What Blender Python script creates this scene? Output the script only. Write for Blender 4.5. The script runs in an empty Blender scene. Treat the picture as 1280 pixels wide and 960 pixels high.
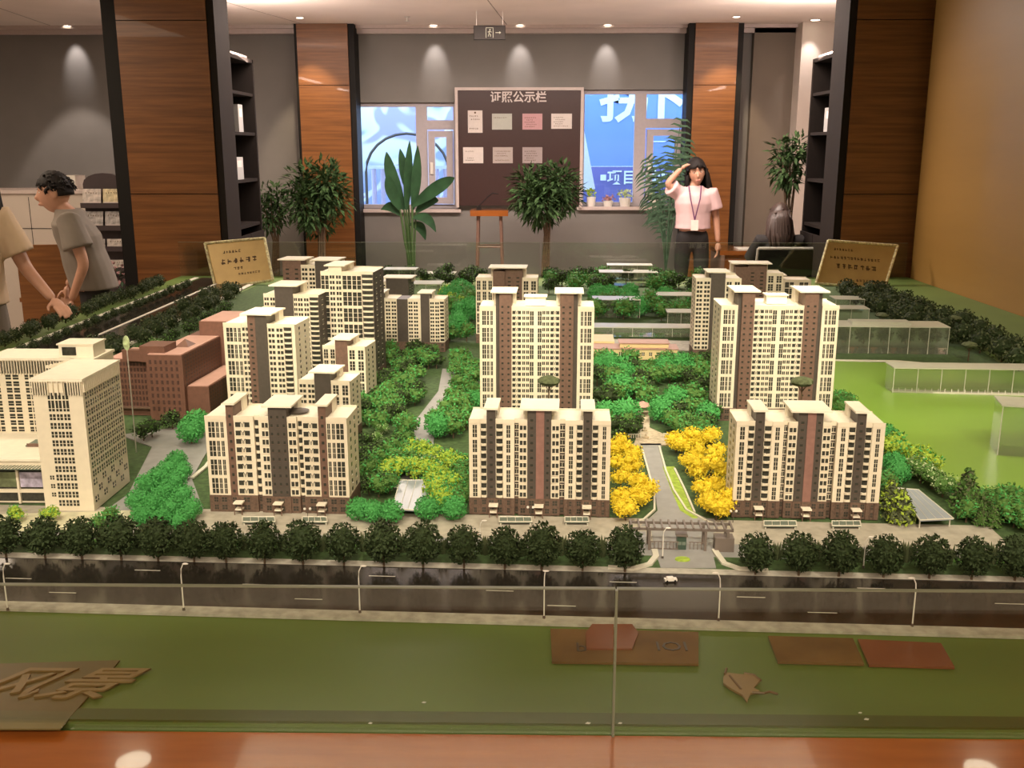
import bpy, bmesh, math, random
from mathutils import Vector, Matrix, noise
random.seed(7)
S = bpy.context.scene
COL = S.collection
PI = math.pi
R = math.radians

# ---------------------------------------------------------------- camera
F_PX, PITCH, YAW = 1240.0, R(13.4), R(0.92)
CAM = Vector((0, 0, 1.7))
cd = bpy.data.cameras.new('camera')
cd.sensor_width = 36.0
cd.lens = 36.0 * F_PX / 1280.0
cd.clip_start = 0.05
cam = bpy.data.objects.new('camera', cd)
COL.objects.link(cam)
cam.location = CAM
cam.rotation_euler = (PI / 2 - PITCH, 0, YAW)
S.camera = cam
# ---------------------------------------------------------------- world and exposure
S.view_settings.view_transform = 'Standard'
S.view_settings.look = 'None'
S.view_settings.exposure = 0.0
S.view_settings.gamma = 1.0
S.view_settings.use_curve_mapping = False
w = bpy.data.worlds.new('evening_sky')
S.world = w
w.use_nodes = True
w.node_tree.nodes['Background'].inputs[0].default_value = (0.50, 0.66, 1.0, 1)
w.node_tree.nodes['Background'].inputs[1].default_value = 7.5
# ---------------------------------------------------------------- lights: ceiling spots and added fill
CEIL = 2.915
def light(name, kind, loc, power, color, target=None, **kw):
    l = bpy.data.lights.new(name, kind)
    l.energy = power; l.color = color
    for k, v in kw.items(): setattr(l, k, v)
    o = bpy.data.objects.new(name, l); COL.objects.link(o); o.location = loc
    if target is not None:
        o.rotation_euler = (Vector(target) - Vector(loc)).to_track_quat('-Z', 'Y').to_euler()
    return o
WARM = (1.0, 0.80, 0.60)
WARMW = (1.0, 0.86, 0.66)
# spots in the ceiling above the model
MODEL_SPOTS = [(-1.15, 3.25), (-0.35, 3.15), (0.45, 3.15), (1.20, 3.25)]
for i, (x, y) in enumerate(MODEL_SPOTS):
    light('model_spot', 'SPOT', (x, y, CEIL - 0.03), 60 if i < 4 else 45, (1.0, 0.88, 0.66), (x * 0.93, y + 0.02, 0.76),
          spot_size=R(54 if i < 4 else 62), spot_blend=0.55, shadow_soft_size=0.05)
# and a row nearer the viewer, turned towards the fronts of the blocks
FRONT_SPOTS = [(-1.7, 0.85), (-0.85, 0.85), (0.0, 0.85), (0.85, 0.85), (1.7, 0.95)]
for i, (x, y) in enumerate(FRONT_SPOTS):
    light('track_spot', 'SPOT', (x, y, CEIL - 0.03), 118, (1.0, 0.88, 0.67), (x * 0.85, 2.95, 0.82), spot_size=R(44), spot_blend=0.5, shadow_soft_size=0.05)
MID_SPOTS = [(-1.5, 2.1), (-0.5, 2.1), (0.5, 2.1), (1.5, 2.1)]
for i, (x, y) in enumerate(MID_SPOTS):
    light('track_spot', 'SPOT', (x, y, CEIL - 0.03), 160, (1.0, 0.88, 0.66), (x * 0.9, 4.4, 0.8), spot_size=R(46), spot_blend=0.5, shadow_soft_size=0.05)
# wall washers over the back wall
WASH = [(-4.72, 10.66), (-0.97, 10.66), (-0.09, 10.66), (0.80, 10.66), (2.80, 10.30)]
for x, y in WASH:
    light('wall_spot', 'SPOT', (x, y - 0.06, CEIL - 0.02), 16, (1.0, 0.88, 0.84), (x, y + 0.14, CEIL - 0.36), spot_size=R(46), spot_blend=0.9, shadow_soft_size=0.02)
light('wall_spot', 'SPOT', (-4.72, 10.15, CEIL - 0.03), 60, (1.0, 0.84, 0.74), (-4.72, 10.45, 1.2), spot_size=R(62), spot_blend=0.3, shadow_soft_size=0.03)
for x in (-2.2, 1.98):
    light('column_spot', 'SPOT', (x, 10.05, CEIL - 0.03), 60, (1.0, 0.76, 0.50), (x, 10.45, 1.9), spot_size=R(60), spot_blend=0.5, shadow_soft_size=0.03)
# added soft fill light just under the ceiling, without fittings
light('fill_panel', 'AREA', (0.0, -1.2, CEIL - 0.02), 200, WARM, (0.0, -1.2, 0), shape='RECTANGLE', size=3.0, size_y=1.2)
light('fill_panel', 'AREA', (-4.4, 5.5, CEIL - 0.02), 110, WARM, (-4.4, 5.5, 0), shape='RECTANGLE', size=1.2, size_y=4.0)
light('fill_panel', 'AREA', (0.0, 8.3, CEIL - 0.02), 230, (1.0, 0.82, 0.72), (0.0, 8.3, 0), shape='RECTANGLE', size=4.0, size_y=0.6)
# added fill lights, hidden on top of the two bookcases, brighten the ceiling
for sx in (-1, 1):
    light('ceiling_fill', 'AREA', (sx*2.53, 8.35, 2.46), 48, (1.0, 0.80, 0.70), (sx*1.9, 8.6, 5), shape='RECTANGLE', size=0.3, size_y=0.7)

# ---------------------------------------------------------------- helpers
G = 0.76                                    # top of the model's base board
_fw = Vector((-math.sin(YAW) * math.cos(PITCH), math.cos(YAW) * math.cos(PITCH), -math.sin(PITCH)))
_rt = Vector((math.cos(YAW), math.sin(YAW), 0)); _up = _rt.cross(_fw)
def at(px, py, z=G):                        # photograph point read as a point on a level plane
    d = _fw * F_PX + _rt * (px - 640) + _up * (480 - py)
    return CAM + d * ((z - CAM.z) / d.z)
def aty(px, py, Y):                         # photograph point read as a point at distance Y
    d = _fw * F_PX + _rt * (px - 640) + _up * (480 - py)
    return CAM + d * (Y / d.y)

def mat(name, color, rough=0.6, metal=0.0, spec=0.5, noise_amt=0.0, scale=30.0, bump=0.0, emit=None, estr=0.0, coat=0.0, stretch=None, col2=None):
    m = bpy.data.materials.new(name); m.use_nodes = True
    nt = m.node_tree; b = nt.nodes['Principled BSDF']
    b.inputs['Base Color'].default_value = (*color, 1)
    b.inputs['Roughness'].default_value = rough
    b.inputs['Metallic'].default_value = metal
    b.inputs['Specular IOR Level'].default_value = spec
    b.inputs['Coat Weight'].default_value = coat
    if emit:
        b.inputs['Emission Color'].default_value = (*emit, 1); b.inputs['Emission Strength'].default_value = estr
    tc = nt.nodes.new('ShaderNodeTexCoord'); mp = nt.nodes.new('ShaderNodeMapping')
    nt.links.new(tc.outputs['Object'], mp.inputs[0])
    if stretch: mp.inputs['Scale'].default_value = stretch
    n = nt.nodes.new('ShaderNodeTexNoise'); n.inputs['Scale'].default_value = scale; n.inputs['Detail'].default_value = 4
    nt.links.new(mp.outputs[0], n.inputs['Vector'])
    a = max(noise_amt, 0.04)
    cr = nt.nodes.new('ShaderNodeValToRGB')
    c2 = col2 or tuple(min(1, c * (1 + a)) for c in color)
    cr.color_ramp.elements[0].position = 0.3; cr.color_ramp.elements[1].position = 0.7
    cr.color_ramp.elements[0].color = (*[c * (1 - a) for c in color], 1)
    cr.color_ramp.elements[1].color = (*c2, 1)
    nt.links.new(n.outputs[0], cr.inputs[0]); nt.links.new(cr.outputs[0], b.inputs['Base Color'])
    if bump:
        bp = nt.nodes.new('ShaderNodeBump'); bp.inputs['Strength'].default_value = bump; bp.inputs['Distance'].default_value = 0.002
        nt.links.new(n.outputs[0], bp.inputs['Height']); nt.links.new(bp.outputs[0], b.inputs['Normal'])
    return m

def clear_mat(name, tint=(0.95, 1, 0.97), haze=0.0, hazecol=(0.9, 0.95, 0.9), rough=0.02, refl=1.0):
    m = bpy.data.materials.new(name); m.use_nodes = True
    nt = m.node_tree; nt.nodes.clear()
    out = nt.nodes.new('ShaderNodeOutputMaterial')
    tr = nt.nodes.new('ShaderNodeBsdfTransparent'); tr.inputs[0].default_value = (*tint, 1)
    gl = nt.nodes.new('ShaderNodeBsdfGlossy'); gl.inputs['Roughness'].default_value = rough
    gl.inputs[0].default_value = (refl, refl, refl, 1)
    fr = nt.nodes.new('ShaderNodeFresnel'); fr.inputs[0].default_value = 1.45
    mx = nt.nodes.new('ShaderNodeMixShader')
    nt.links.new(fr.outputs[0], mx.inputs[0]); nt.links.new(tr.outputs[0], mx.inputs[1]); nt.links.new(gl.outputs[0], mx.inputs[2])
    last = mx
    if haze:
        df = nt.nodes.new('ShaderNodeBsdfDiffuse'); df.inputs[0].default_value = (*hazecol, 1)
        m2 = nt.nodes.new('ShaderNodeMixShader'); m2.inputs[0].default_value = haze
        nt.links.new(mx.outputs[0], m2.inputs[1]); nt.links.new(df.outputs[0], m2.inputs[2]); last = m2
    nt.links.new(last.outputs[0], out.inputs[0])
    return m

def wood(name, c1, c2, rough=0.35, stretch=(0.6, 0.6, 14), scale=4.0, coat=0.2):
    m = bpy.data.materials.new(name); m.use_nodes = True
    nt = m.node_tree; b = nt.nodes['Principled BSDF']
    tc = nt.nodes.new('ShaderNodeTexCoord'); mp = nt.nodes.new('ShaderNodeMapping'); mp.inputs['Scale'].default_value = stretch
    n = nt.nodes.new('ShaderNodeTexNoise'); n.inputs['Scale'].default_value = scale; n.inputs['Detail'].default_value = 6; n.inputs['Roughness'].default_value = 0.65
    cr = nt.nodes.new('ShaderNodeValToRGB'); cr.color_ramp.elements[0].position = 0.32; cr.color_ramp.elements[1].position = 0.68
    cr.color_ramp.elements[0].color = (*c1, 1); cr.color_ramp.elements[1].color = (*c2, 1)
    nt.links.new(tc.outputs['Object'], mp.inputs[0]); nt.links.new(mp.outputs[0], n.inputs['Vector'])
    nt.links.new(n.outputs[0], cr.inputs[0]); nt.links.new(cr.outputs[0], b.inputs['Base Color'])
    b.inputs['Roughness'].default_value = rough; b.inputs['Coat Weight'].default_value = coat
    return m

class MB:
    def __init__(s): s.v = []; s.f = []; s.mi = []; s.mats = []; s.cur = 0; s.sm = False
    def m(s, mt):
        if mt not in s.mats: s.mats.append(mt)
        s.cur = s.mats.index(mt); return s
    def face(s, idx): s.f.append(idx); s.mi.append(s.cur)
    def add(s, vs, fs, M=None):
        o = len(s.v)
        for v in vs:
            v = Vector(v)
            if M is not None: v = M @ v
            s.v.append(v)
        for f in fs: s.face([i + o for i in f])
        return s
    def box(s, x0, x1, y0, y1, z0, z1, M=None):
        return s.add([(x0,y0,z0),(x1,y0,z0),(x1,y1,z0),(x0,y1,z0),(x0,y0,z1),(x1,y0,z1),(x1,y1,z1),(x0,y1,z1)],
                     [(3,2,1,0),(4,5,6,7),(0,1,5,4),(1,2,6,5),(2,3,7,6),(3,0,4,7)], M)
    def prism(s, pts, z0, z1, M=None):
        n = len(pts)
        ar = sum(pts[i][0]*pts[(i+1)%n][1]-pts[(i+1)%n][0]*pts[i][1] for i in range(n))
        if ar < 0: pts = pts[::-1]
        vs = [(p[0],p[1],z0) for p in pts] + [(p[0],p[1],z1) for p in pts]
        fs = [tuple(range(n-1,-1,-1)), tuple(range(n, 2*n))] + [(i,(i+1)%n,n+(i+1)%n,n+i) for i in range(n)]
        return s.add(vs, fs, M)
    def tube(s, pts, rad, n=8, M=None, caps=True):
        pts = [Vector(p) for p in pts]
        rs = rad if isinstance(rad, (list, tuple)) else [rad]*len(pts)
        vs = []; up = Vector((0,0,1))
        for i, p in enumerate(pts):
            t = (pts[min(i+1,len(pts)-1)] - pts[max(i-1,0)]).normalized()
            a = t.cross(up)
            if a.length < 0.15: a = t.cross(Vector((1,0,0)))
            a.normalize(); b = t.cross(a)
            for k in range(n):
                an = 2*PI*k/n
                vs.append(p + (a*math.cos(an) + b*math.sin(an))*rs[i])
        fs = []
        for i in range(len(pts)-1):
            for k in range(n):
                fs.append((i*n+k, i*n+(k+1)%n, (i+1)*n+(k+1)%n, (i+1)*n+k))
        if caps:
            fs.append(tuple(range(n-1,-1,-1))); fs.append(tuple((len(pts)-1)*n+k for k in range(n)))
        return s.add(vs, fs, M)
    def loft(s, secs, n=16, M=None):
        """closed body through (centre, rx, ry) sections stacked mostly along Z"""
        vs = []
        for c, rx, ry in secs:
            for k in range(n):
                a = 2*PI*k/n; vs.append((c[0]+rx*math.cos(a), c[1]+ry*math.sin(a), c[2]))
        fs = [(i*n+k, i*n+(k+1)%n, (i+1)*n+(k+1)%n, (i+1)*n+k) for i in range(len(secs)-1) for k in range(n)]
        fs.append(tuple(range(n-1,-1,-1))); fs.append(tuple((len(secs)-1)*n+k for k in range(n)))
        return s.add(vs, fs, M)
    def lathe(s, prof, n=20, M=None):
        vs = []
        for r, z in prof:
            for k in range(n):
                a = 2*PI*k/n; vs.append((r*math.cos(a), r*math.sin(a), z))
        fs = []
        for i in range(len(prof)-1):
            for k in range(n):
                fs.append((i*n+k, i*n+(k+1)%n, (i+1)*n+(k+1)%n, (i+1)*n+k))
        fs.append(tuple(range(n-1,-1,-1))); fs.append(tuple((len(prof)-1)*n+k for k in range(n)))
        return s.add(vs, fs, M)
    def ball(s, c, r, n=10, M=None):
        rx, ry, rz = (r, r, r) if not isinstance(r, (tuple, list)) else r
        prof = []
        vs = []; fs = []
        m = max(4, n//2)
        for i in range(m+1):
            ph = PI*i/m
            for k in range(n):
                a = 2*PI*k/n
                vs.append((c[0]+rx*math.sin(ph)*math.cos(a), c[1]+ry*math.sin(ph)*math.sin(a), c[2]-rz*math.cos(ph)))
        for i in range(m):
            for k in range(n):
                fs.append((i*n+k, i*n+(k+1)%n, (i+1)*n+(k+1)%n, (i+1)*n+k))
        return s.add(vs, fs, M)
    def mesh(s, name, smooth=False):
        me = bpy.data.meshes.new(name)
        me.from_pydata([tuple(v) for v in s.v], [], s.f)
        for mt in s.mats: me.materials.append(mt)
        for p, i in zip(me.polygons, s.mi):
            p.material_index = i; p.use_smooth = smooth
        me.update()
        return me
    def build(s, name, parent=None, loc=None, rz=None, smooth=False):
        o = bpy.data.objects.new(name, s.mesh(name, smooth)); COL.objects.link(o)
        if parent is not None: o.parent = parent
        if loc is not None: o.location = loc
        if rz is not None: o.rotation_euler = (0, 0, rz)
        return o
def inst(name, me, parent=None, loc=(0,0,0), scale=None, rot=None):
    o = bpy.data.objects.new(name, me); COL.objects.link(o); o.parent = parent; o.location = loc
    if scale is not None: o.scale = scale
    if rot is not None: o.rotation_euler = rot
    return o
def tag(o, label, cat, group=None, kind=None):
    o['label'] = label; o['category'] = cat
    if group: o['group'] = group
    if kind: o['kind'] = kind
    return o
def thing(name, label, cat, loc=(0,0,0), rz=0, group=None):
    o = bpy.data.objects.new(name, None); COL.objects.link(o)
    o.empty_display_size = 0.05
    o.location = loc; o.rotation_euler = (0, 0, rz)
    return tag(o, label, cat, group)
def struct(o, label=None):
    o['kind'] = 'structure'
    if label: o['label'] = label
    return o
def copy_tree(o, parent=None):
    c = o.copy(); COL.objects.link(c); c.parent = parent
    for ch in list(o.children): copy_tree(ch, c)
    return c
ORD = ['first','second','third','fourth','fifth','sixth','seventh','eighth','ninth','tenth','eleventh','twelfth','thirteenth','fourteenth',
       'fifteenth','sixteenth','seventeenth','eighteenth','nineteenth','twentieth','twenty-first','twenty-second','twenty-third','twenty-fourth','twenty-fifth','twenty-sixth','twenty-seventh','twenty-eighth','twenty-ninth','thirtieth']
def text(s, size, mt, parent=None, loc=(0,0,0), rot=(PI/2,0,0), name='lettering', bold=0.0, ext=0.0005, shear=0.0, align='CENTER'):
    c = bpy.data.curves.new(name, 'FONT'); c.body = s; c.size = size; c.extrude = ext; c.offset = bold; c.shear = shear
    c.align_x = align; c.align_y = 'CENTER'; c.resolution_u = 2
    c.materials.append(mt)
    t = bpy.data.objects.new('t', c); COL.objects.link(t)
    dg = bpy.context.evaluated_depsgraph_get(); dg.update()
    me = bpy.data.meshes.new_from_object(t.evaluated_get(dg)); bpy.data.objects.remove(t)
    me.materials.clear(); me.materials.append(mt)
    o = bpy.data.objects.new(name, me); COL.objects.link(o); o.parent = parent; o.location = loc; o.rotation_euler = rot
    return o
def scribble(mb, x0, x1, z0, z1, y, cell, rnd, thick=None):
    # unreadable small characters: a few strokes per cell, on the XZ plane facing -Y
    x = x0; t = thick or cell*0.10
    while x + cell <= x1 + 1e-6:
        cx = x; cw = cell*0.78; ch = (z1-z0)
        for k in range(rnd.choice((2,3))):
            zz = z0 + ch*(0.1+0.8*rnd.random()); a = rnd.random()*0.3; b = 0.7+rnd.random()*0.3
            mb.box(cx+cw*a, cx+cw*b, y-0.0006, y, zz-t/2, zz+t/2)
        for k in range(rnd.choice((1,2))):
            xx = cx + cw*(0.15+0.7*rnd.random())
            mb.box(xx-t/2, xx+t/2, y-0.0006, y, z0+ch*0.08*rnd.random(), z1-ch*0.1*rnd.random())
        x += cell

# ---------------------------------------------------------------- materials
M_wall = mat('grey_paint', (0.20, 0.19, 0.175), 0.7, noise_amt=0.05, scale=3)
M_wall2 = mat('taupe_paint', (0.16, 0.13, 0.10), 0.7, scale=3)
M_white_wall = mat('white_paint', (0.55, 0.48, 0.42), 0.6, scale=3)
M_ceil = mat('ceiling_paint', (0.88, 0.79, 0.73), 0.85, scale=2)
M_floor = mat('floor_tile', (0.52, 0.44, 0.38), 0.25, noise_amt=0.15, scale=2)
M_ochre = wood('ochre_panel', (0.27, 0.145, 0.030), (0.32, 0.175, 0.040), 0.5, (0.5, 0.12, 1.2), 1.5, 0.0)
M_wood = wood('walnut_veneer', (0.125, 0.045, 0.010), (0.245, 0.098, 0.026), 0.38, (0.35, 0.35, 9), 4.5, 0.15)
M_black = mat('black_lacquer', (0.010, 0.009, 0.008), 0.6, spec=0.2)
M_smoke = mat('smoked_panel', (0.018, 0.014, 0.012), 0.75, spec=0.12)
M_ledge = wood('cherry_ledge', (0.19, 0.055, 0.010), (0.27, 0.082, 0.017), 0.16, (1.2, 8, 8), 1.5, 0.6)
M_trim = mat('trim_paint', (0.55, 0.47, 0.44), 0.5)
M_upvc = mat('window_frame_paint', (0.42, 0.38, 0.40), 0.45)
M_green = mat('green_baize', (0.105, 0.175, 0.035), 0.55, noise_amt=0.10, scale=3)
M_lawn = mat('flock_lawn', (0.050, 0.095, 0.028), 0.9, noise_amt=0.35, scale=60, bump=0.4)
M_lawn_y = mat('pale_lawn', (0.30, 0.42, 0.05), 0.9, noise_amt=0.3, scale=60)
M_lake = mat('lake_board', (0.20, 0.36, 0.05), 0.28, noise_amt=0.03, scale=3)
M_road = mat('gloss_road', (0.022, 0.019, 0.015), 0.14, noise_amt=0.2, scale=40, spec=0.3)
M_pave = mat('pavement', (0.42, 0.40, 0.34), 0.7, noise_amt=0.25, scale=45)
M_asph = mat('grey_drive', (0.27, 0.27, 0.26), 0.6, noise_amt=0.08, scale=30)
M_kerb = mat('kerb', (0.62, 0.60, 0.50), 0.6)
M_line = mat('road_paint', (0.55, 0.53, 0.45), 0.5)
M_cream = mat('cream_board', (0.74, 0.665, 0.52), 0.5, noise_amt=0.04, scale=50)
M_roofw = mat('roof_cream', (0.82, 0.76, 0.62), 0.5, noise_amt=0.04, scale=40)
M_dark = mat('charcoal_board', (0.075, 0.061, 0.050), 0.5, noise_amt=0.1, scale=80)
M_brown = mat('brown_board', (0.155, 0.090, 0.065), 0.55, noise_amt=0.15, scale=90)
M_pink = mat('rose_brown_board', (0.25, 0.13, 0.105), 0.55, noise_amt=0.1, scale=90)
M_base = mat('brick_base', (0.125, 0.078, 0.055), 0.65, noise_amt=0.3, scale=160)
M_red = mat('red_brown_board', (0.145, 0.068, 0.046), 0.55, noise_amt=0.1, scale=70)
M_redroof = mat('rose_roof', (0.46, 0.27, 0.22), 0.6, noise_amt=0.05)
M_pane = mat('window_acetate', (0.045, 0.045, 0.036), 0.22, noise_amt=0.3, scale=100)
M_glassy = mat('green_acetate', (0.16, 0.20, 0.16), 0.2)
M_canopy = mat('blue_grey_canopy', (0.30, 0.34, 0.38), 0.3)
M_glass = clear_mat('case_glass', (0.93, 0.96, 0.92))
M_gedge = mat('glass_edge', (0.15, 0.165, 0.11), 0.3)
M_acry = clear_mat('acrylic', (0.90, 0.93, 0.86), haze=0.07, hazecol=(0.7, 0.75, 0.6), rough=0.06)
M_acedge = mat('acrylic_edge', (0.46, 0.47, 0.38), 0.3)
M_gold = mat('gold_plate', (0.50, 0.36, 0.15), 0.45, metal=0.3, noise_amt=0.06, scale=12)
M_goldrim = mat('gold_rim', (0.9, 0.72, 0.42), 0.3, metal=0.5, noise_amt=0.5, scale=60, bump=0.6)
M_ink = mat('brown_ink', (0.10, 0.055, 0.02), 0.6)
M_metal = mat('steel', (0.75, 0.72, 0.68), 0.38, metal=0.7)
M_whitep = mat('white_plastic', (0.75, 0.72, 0.66), 0.4)
M_pot = mat('dark_pot', (0.05, 0.045, 0.04), 0.35)
M_trunk = mat('bark', (0.10, 0.065, 0.035), 0.8, noise_amt=0.3, scale=60)
def leafm(name, c, amt=0.45, sc=90): return mat(name, c, 0.75, noise_amt=amt, scale=sc, spec=0.25)
M_ldark = leafm('dark_foliage', (0.028, 0.046, 0.015))
M_lmid = leafm('mid_foliage', (0.085, 0.185, 0.040))
M_lbright = leafm('bright_foliage', (0.075, 0.34, 0.085), 0.35)
M_lyg = leafm('lime_foliage', (0.36, 0.50, 0.06), 0.4)
M_lyel = leafm('yellow_foliage', (0.85, 0.62, 0.04), 0.3)
M_lwhite = leafm('pale_foliage', (0.45, 0.55, 0.30), 0.4)
M_lgrey = leafm('olive_foliage', (0.09, 0.11, 0.05), 0.4)
M_lroom = leafm('ficus_leaf', (0.035, 0.075, 0.022), 0.5, 25)
M_lroom2 = leafm('banana_leaf', (0.018, 0.06, 0.022), 0.3, 8)
M_skin = mat('skin', (0.50, 0.27, 0.18), 0.5, noise_amt=0.04)
M_hair = mat('black_hair', (0.012, 0.009, 0.008), 0.65, spec=0.25, noise_amt=0.3, scale=60, bump=0.8, stretch=(1,1,0.15))
M_paper = mat('paper', (0.62, 0.56, 0.52), 0.6)
M_paper2 = mat('grey_green_paper', (0.42, 0.43, 0.38), 0.6)
M_paper3 = mat('rose_paper', (0.50, 0.28, 0.29), 0.6)
M_board = mat('maroon_board', (0.045, 0.020, 0.018), 0.35)
M_lamp = mat('lamp_lens', (1, 0.95, 0.85), 0.4, emit=(1.0, 0.86, 0.68), estr=14)
# ================================================================ ROOM
BY = 10.8                                   # back wall
XL, XR, XRB = -7.0, 2.85, 3.6
YB = -3.0
b = MB().m(M_floor); b.box(XL-0.2, XRB+0.2, YB-0.2, BY+0.3, -0.1, 0); struct(b.build('floor'))
b = MB().m(M_ceil); b.box(XL-0.2, XRB+0.2, YB-0.2, BY+0.3, CEIL, CEIL+0.1); ceiling = struct(b.build('ceiling'))
# plasterboard joints in the ceiling
jm = mat('ceiling_joint', (0.36, 0.30, 0.27), 0.8)
for x0, y0, x1, y1 in ((-2.6, 9.0, -2.25, 10.7), (-0.4, 8.2, -0.22, 10.7), (-4.6, 8.2, -4.9, 10.7)):
    d = Vector((x1-x0, y1-y0, 0)); n = Vector((-d.y, d.x, 0)).normalized()*0.004
    q = MB().m(jm); q.prism([(x0-n.x, y0-n.y), (x0+n.x, y0+n.y), (x1+n.x, y1+n.y), (x1-n.x, y1-n.y)], -0.0015, 0.0005)
    q.build('ceiling_joint', ceiling, loc=(0, 0, CEIL))
b = MB().m(M_wall); b.box(XL-0.2, XL, YB, BY, 0, CEIL); struct(b.build('wall_left'))
b = MB().m(M_wall); b.box(XL, XRB, YB-0.2, YB, 0, CEIL); struct(b.build('wall_front'))
b = MB().m(M_ochre); b.box(XR, XR+0.12, YB, 7.42, 0, CEIL); struct(b.build('wall_right'), 'glossy ochre veneer wall beside the model table')
b = MB().m(M_white_wall); b.box(XRB, XRB+0.2, 7.42, BY, 0, CEIL); b.box(XR+0.12, XRB, 7.42, 7.54, 0, CEIL); struct(b.build('wall_right_back'))
# back wall with two window openings
wl0, wl1 = aty(443, 195, BY), aty(572, 195, BY)
WLx0, WLx1 = wl0.x, wl1.x
WLz0, WLz1 = aty(505, 261, BY).z, aty(505, 128, BY).z
WRx0, WRx1 = aty(725, 195, BY).x, aty(858, 195, BY).x
WRz0, WRz1 = aty(790, 258, BY).z, aty(790, 112, BY).z
b = MB().m(M_wall)
T = 0.26
def wseg(x0, x1, z0, z1): b.box(x0, x1, BY, BY+T, z0, z1)
wseg(XL, WLx0, 0, CEIL); wseg(WLx1, WRx0, 0, CEIL); wseg(WRx1, 2.38, 0, CEIL)
wseg(WLx0, WLx1, 0, WLz0); wseg(WLx0, WLx1, WLz1, CEIL); wseg(WRx0, WRx1, 0, WRz0); wseg(WRx0, WRx1, WRz1, CEIL)
struct(b.build('wall_back'))
b = MB().m(M_wall2); b.box(2.30, 2.76, BY-0.10, BY+T, 0, CEIL); struct(b.build('wall_back_recess'), 'taupe stretch of wall beside the right wooden column')
b = MB().m(M_white_wall); b.box(2.72, XRB, BY-0.35, BY+T, 0, CEIL); struct(b.build('wall_back_corner'), 'pale wall at the right end of the back wall')
# white ceiling trim along the back wall
b = MB().m(M_trim); b.box(XL, 2.72, BY-0.10, BY-0.002, CEIL-0.075, CEIL-0.03); b.box(XL, 2.72, BY-0.16, BY-0.002, CEIL-0.03, CEIL); struct(b.build('trim_1'))
b = MB().m(M_trim); b.box(XL, 2.30, BY-0.015, BY-0.001, 0, 0.1); struct(b.build('baseboard_back'))

def window(name, x0, x1, z0, z1, mull, tz, label):
    ro = thing(name, label, 'window', ((x0+x1)/2, BY+0.08, z0)); struct(ro); del ro['category']
    hw = (x1-x0)/2; H = z1-z0; m = mull-(x0+x1)/2; t = tz-z0
    f = MB().m(M_upvc); fw = 0.045
    for a in ((-hw, -hw+fw, 0, H), (hw-fw, hw, 0, H), (-hw, hw, 0, fw), (-hw, hw, H-fw, H), (m-0.06, m+0.06, 0, H), (m, hw, t-0.05, t+0.05)):
        v_ = 0.0015 if a[1]-a[0] > a[3]-a[2] else 0.0
        f.box(a[0], a[1], -0.03+v_, 0.04-v_, a[2]+v_, a[3]-v_)
    f.build('window_frame', ro)
    s = MB().m(M_upvc)                       # opening casement
    a0, a1, c0, c1 = m+0.07, hw-0.05, 0.05, t-0.06
    for q in ((a0, a0+0.07, c0, c1), (a1-0.07, a1, c0, c1), (a0, a1, c0, c0+0.07), (a0, a1, c1-0.07, c1)):
        v_ = 0.0015 if q[1]-q[0] > q[3]-q[2] else 0.0
        s.box(q[0]+v_, q[1]-v_, -0.06+v_, 0.0-v_, q[2]+v_, q[3]-v_)
    cs = s.build('casement', ro)
    h = MB().m(M_whitep); h.box(a0+0.02, a0+0.05, -0.085, -0.06, c1*0.45, c1*0.45+0.12); h.build('window_handle', cs)
    for q in ((-hw+fw, m-0.06, fw, H-fw), (m+0.06, hw-fw, t+0.05, H-fw), (a0+0.07, a1-0.07, c0+0.07, c1-0.07)):
        g = MB().m(M_glass); g.box(q[0], q[1], -0.008, -0.003, q[2], q[3]); g.build('pane', ro)
    s = MB().m(M_trim); s.box(-hw-0.03, hw+0.03, -0.14, -0.03, -0.035, 0.0); s.build('windowsill', ro)
    return ro
window('window_1', WLx0, WLx1, WLz0, WLz1, aty(527, 195, BY).x, aty(545, 156, BY).z, 'grey framed window left of the notice board')
window('window_2', WRx0, WRx1, WRz0, WRz1, aty(800, 195, BY).x, aty(820, 154, BY).z, 'grey framed window right of the notice board')

# wooden columns on the back wall
def column(x0, x1, y0, y1, joints, label, edge, inner):
    ro = thing('wooden_column', label, 'column', ((x0+x1)/2, (y0+y1)/2, 0)); ro['kind'] = 'structure'
    hw = (x1-x0)/2; hd = (y1-y0)/2
    c = MB().m(M_black); c.box(-hw-edge[0], hw+edge[1], -hd+0.02, hd, 0, CEIL-0.001); c.build('column_core', ro)
    zs = [0.0] + joints + [CEIL-0.001]
    for a, bz in zip(zs[:-1], zs[1:]):
        p = MB().m(M_wood); g = 0.006
        p.box(-hw, hw, -hd, -hd+0.022, a+(g if a else 0), bz-g*0)
        p.build('veneer_panel', ro)
    if inner:
        s = MB().m(M_smoke)
        sg = inner
        s.box(*(sorted((sg*hw+sg*max(edge)*0, sg*(hw+0.055)))), -hd+0.01, hd, 0, CEIL-0.001); s.build('smoked_side_panel', ro)
    return ro
jz = aty(407, 107, 10.5).z; jz2 = aty(407, 215, 10.5).z
column(aty(378, 200, 10.5).x, aty(440, 200, 10.5).x, 10.5, BY, [jz2-0.9, jz], 'wooden column with a dark edge left of the left window', (0.03, 0.06), 0)
column(aty(863, 200, 10.5).x, aty(915, 200, 10.5).x, 10.5, BY, [jz2-0.9, jz], 'wooden column with a dark edge right of the right window', (0.06, 0.06), 0)
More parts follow.
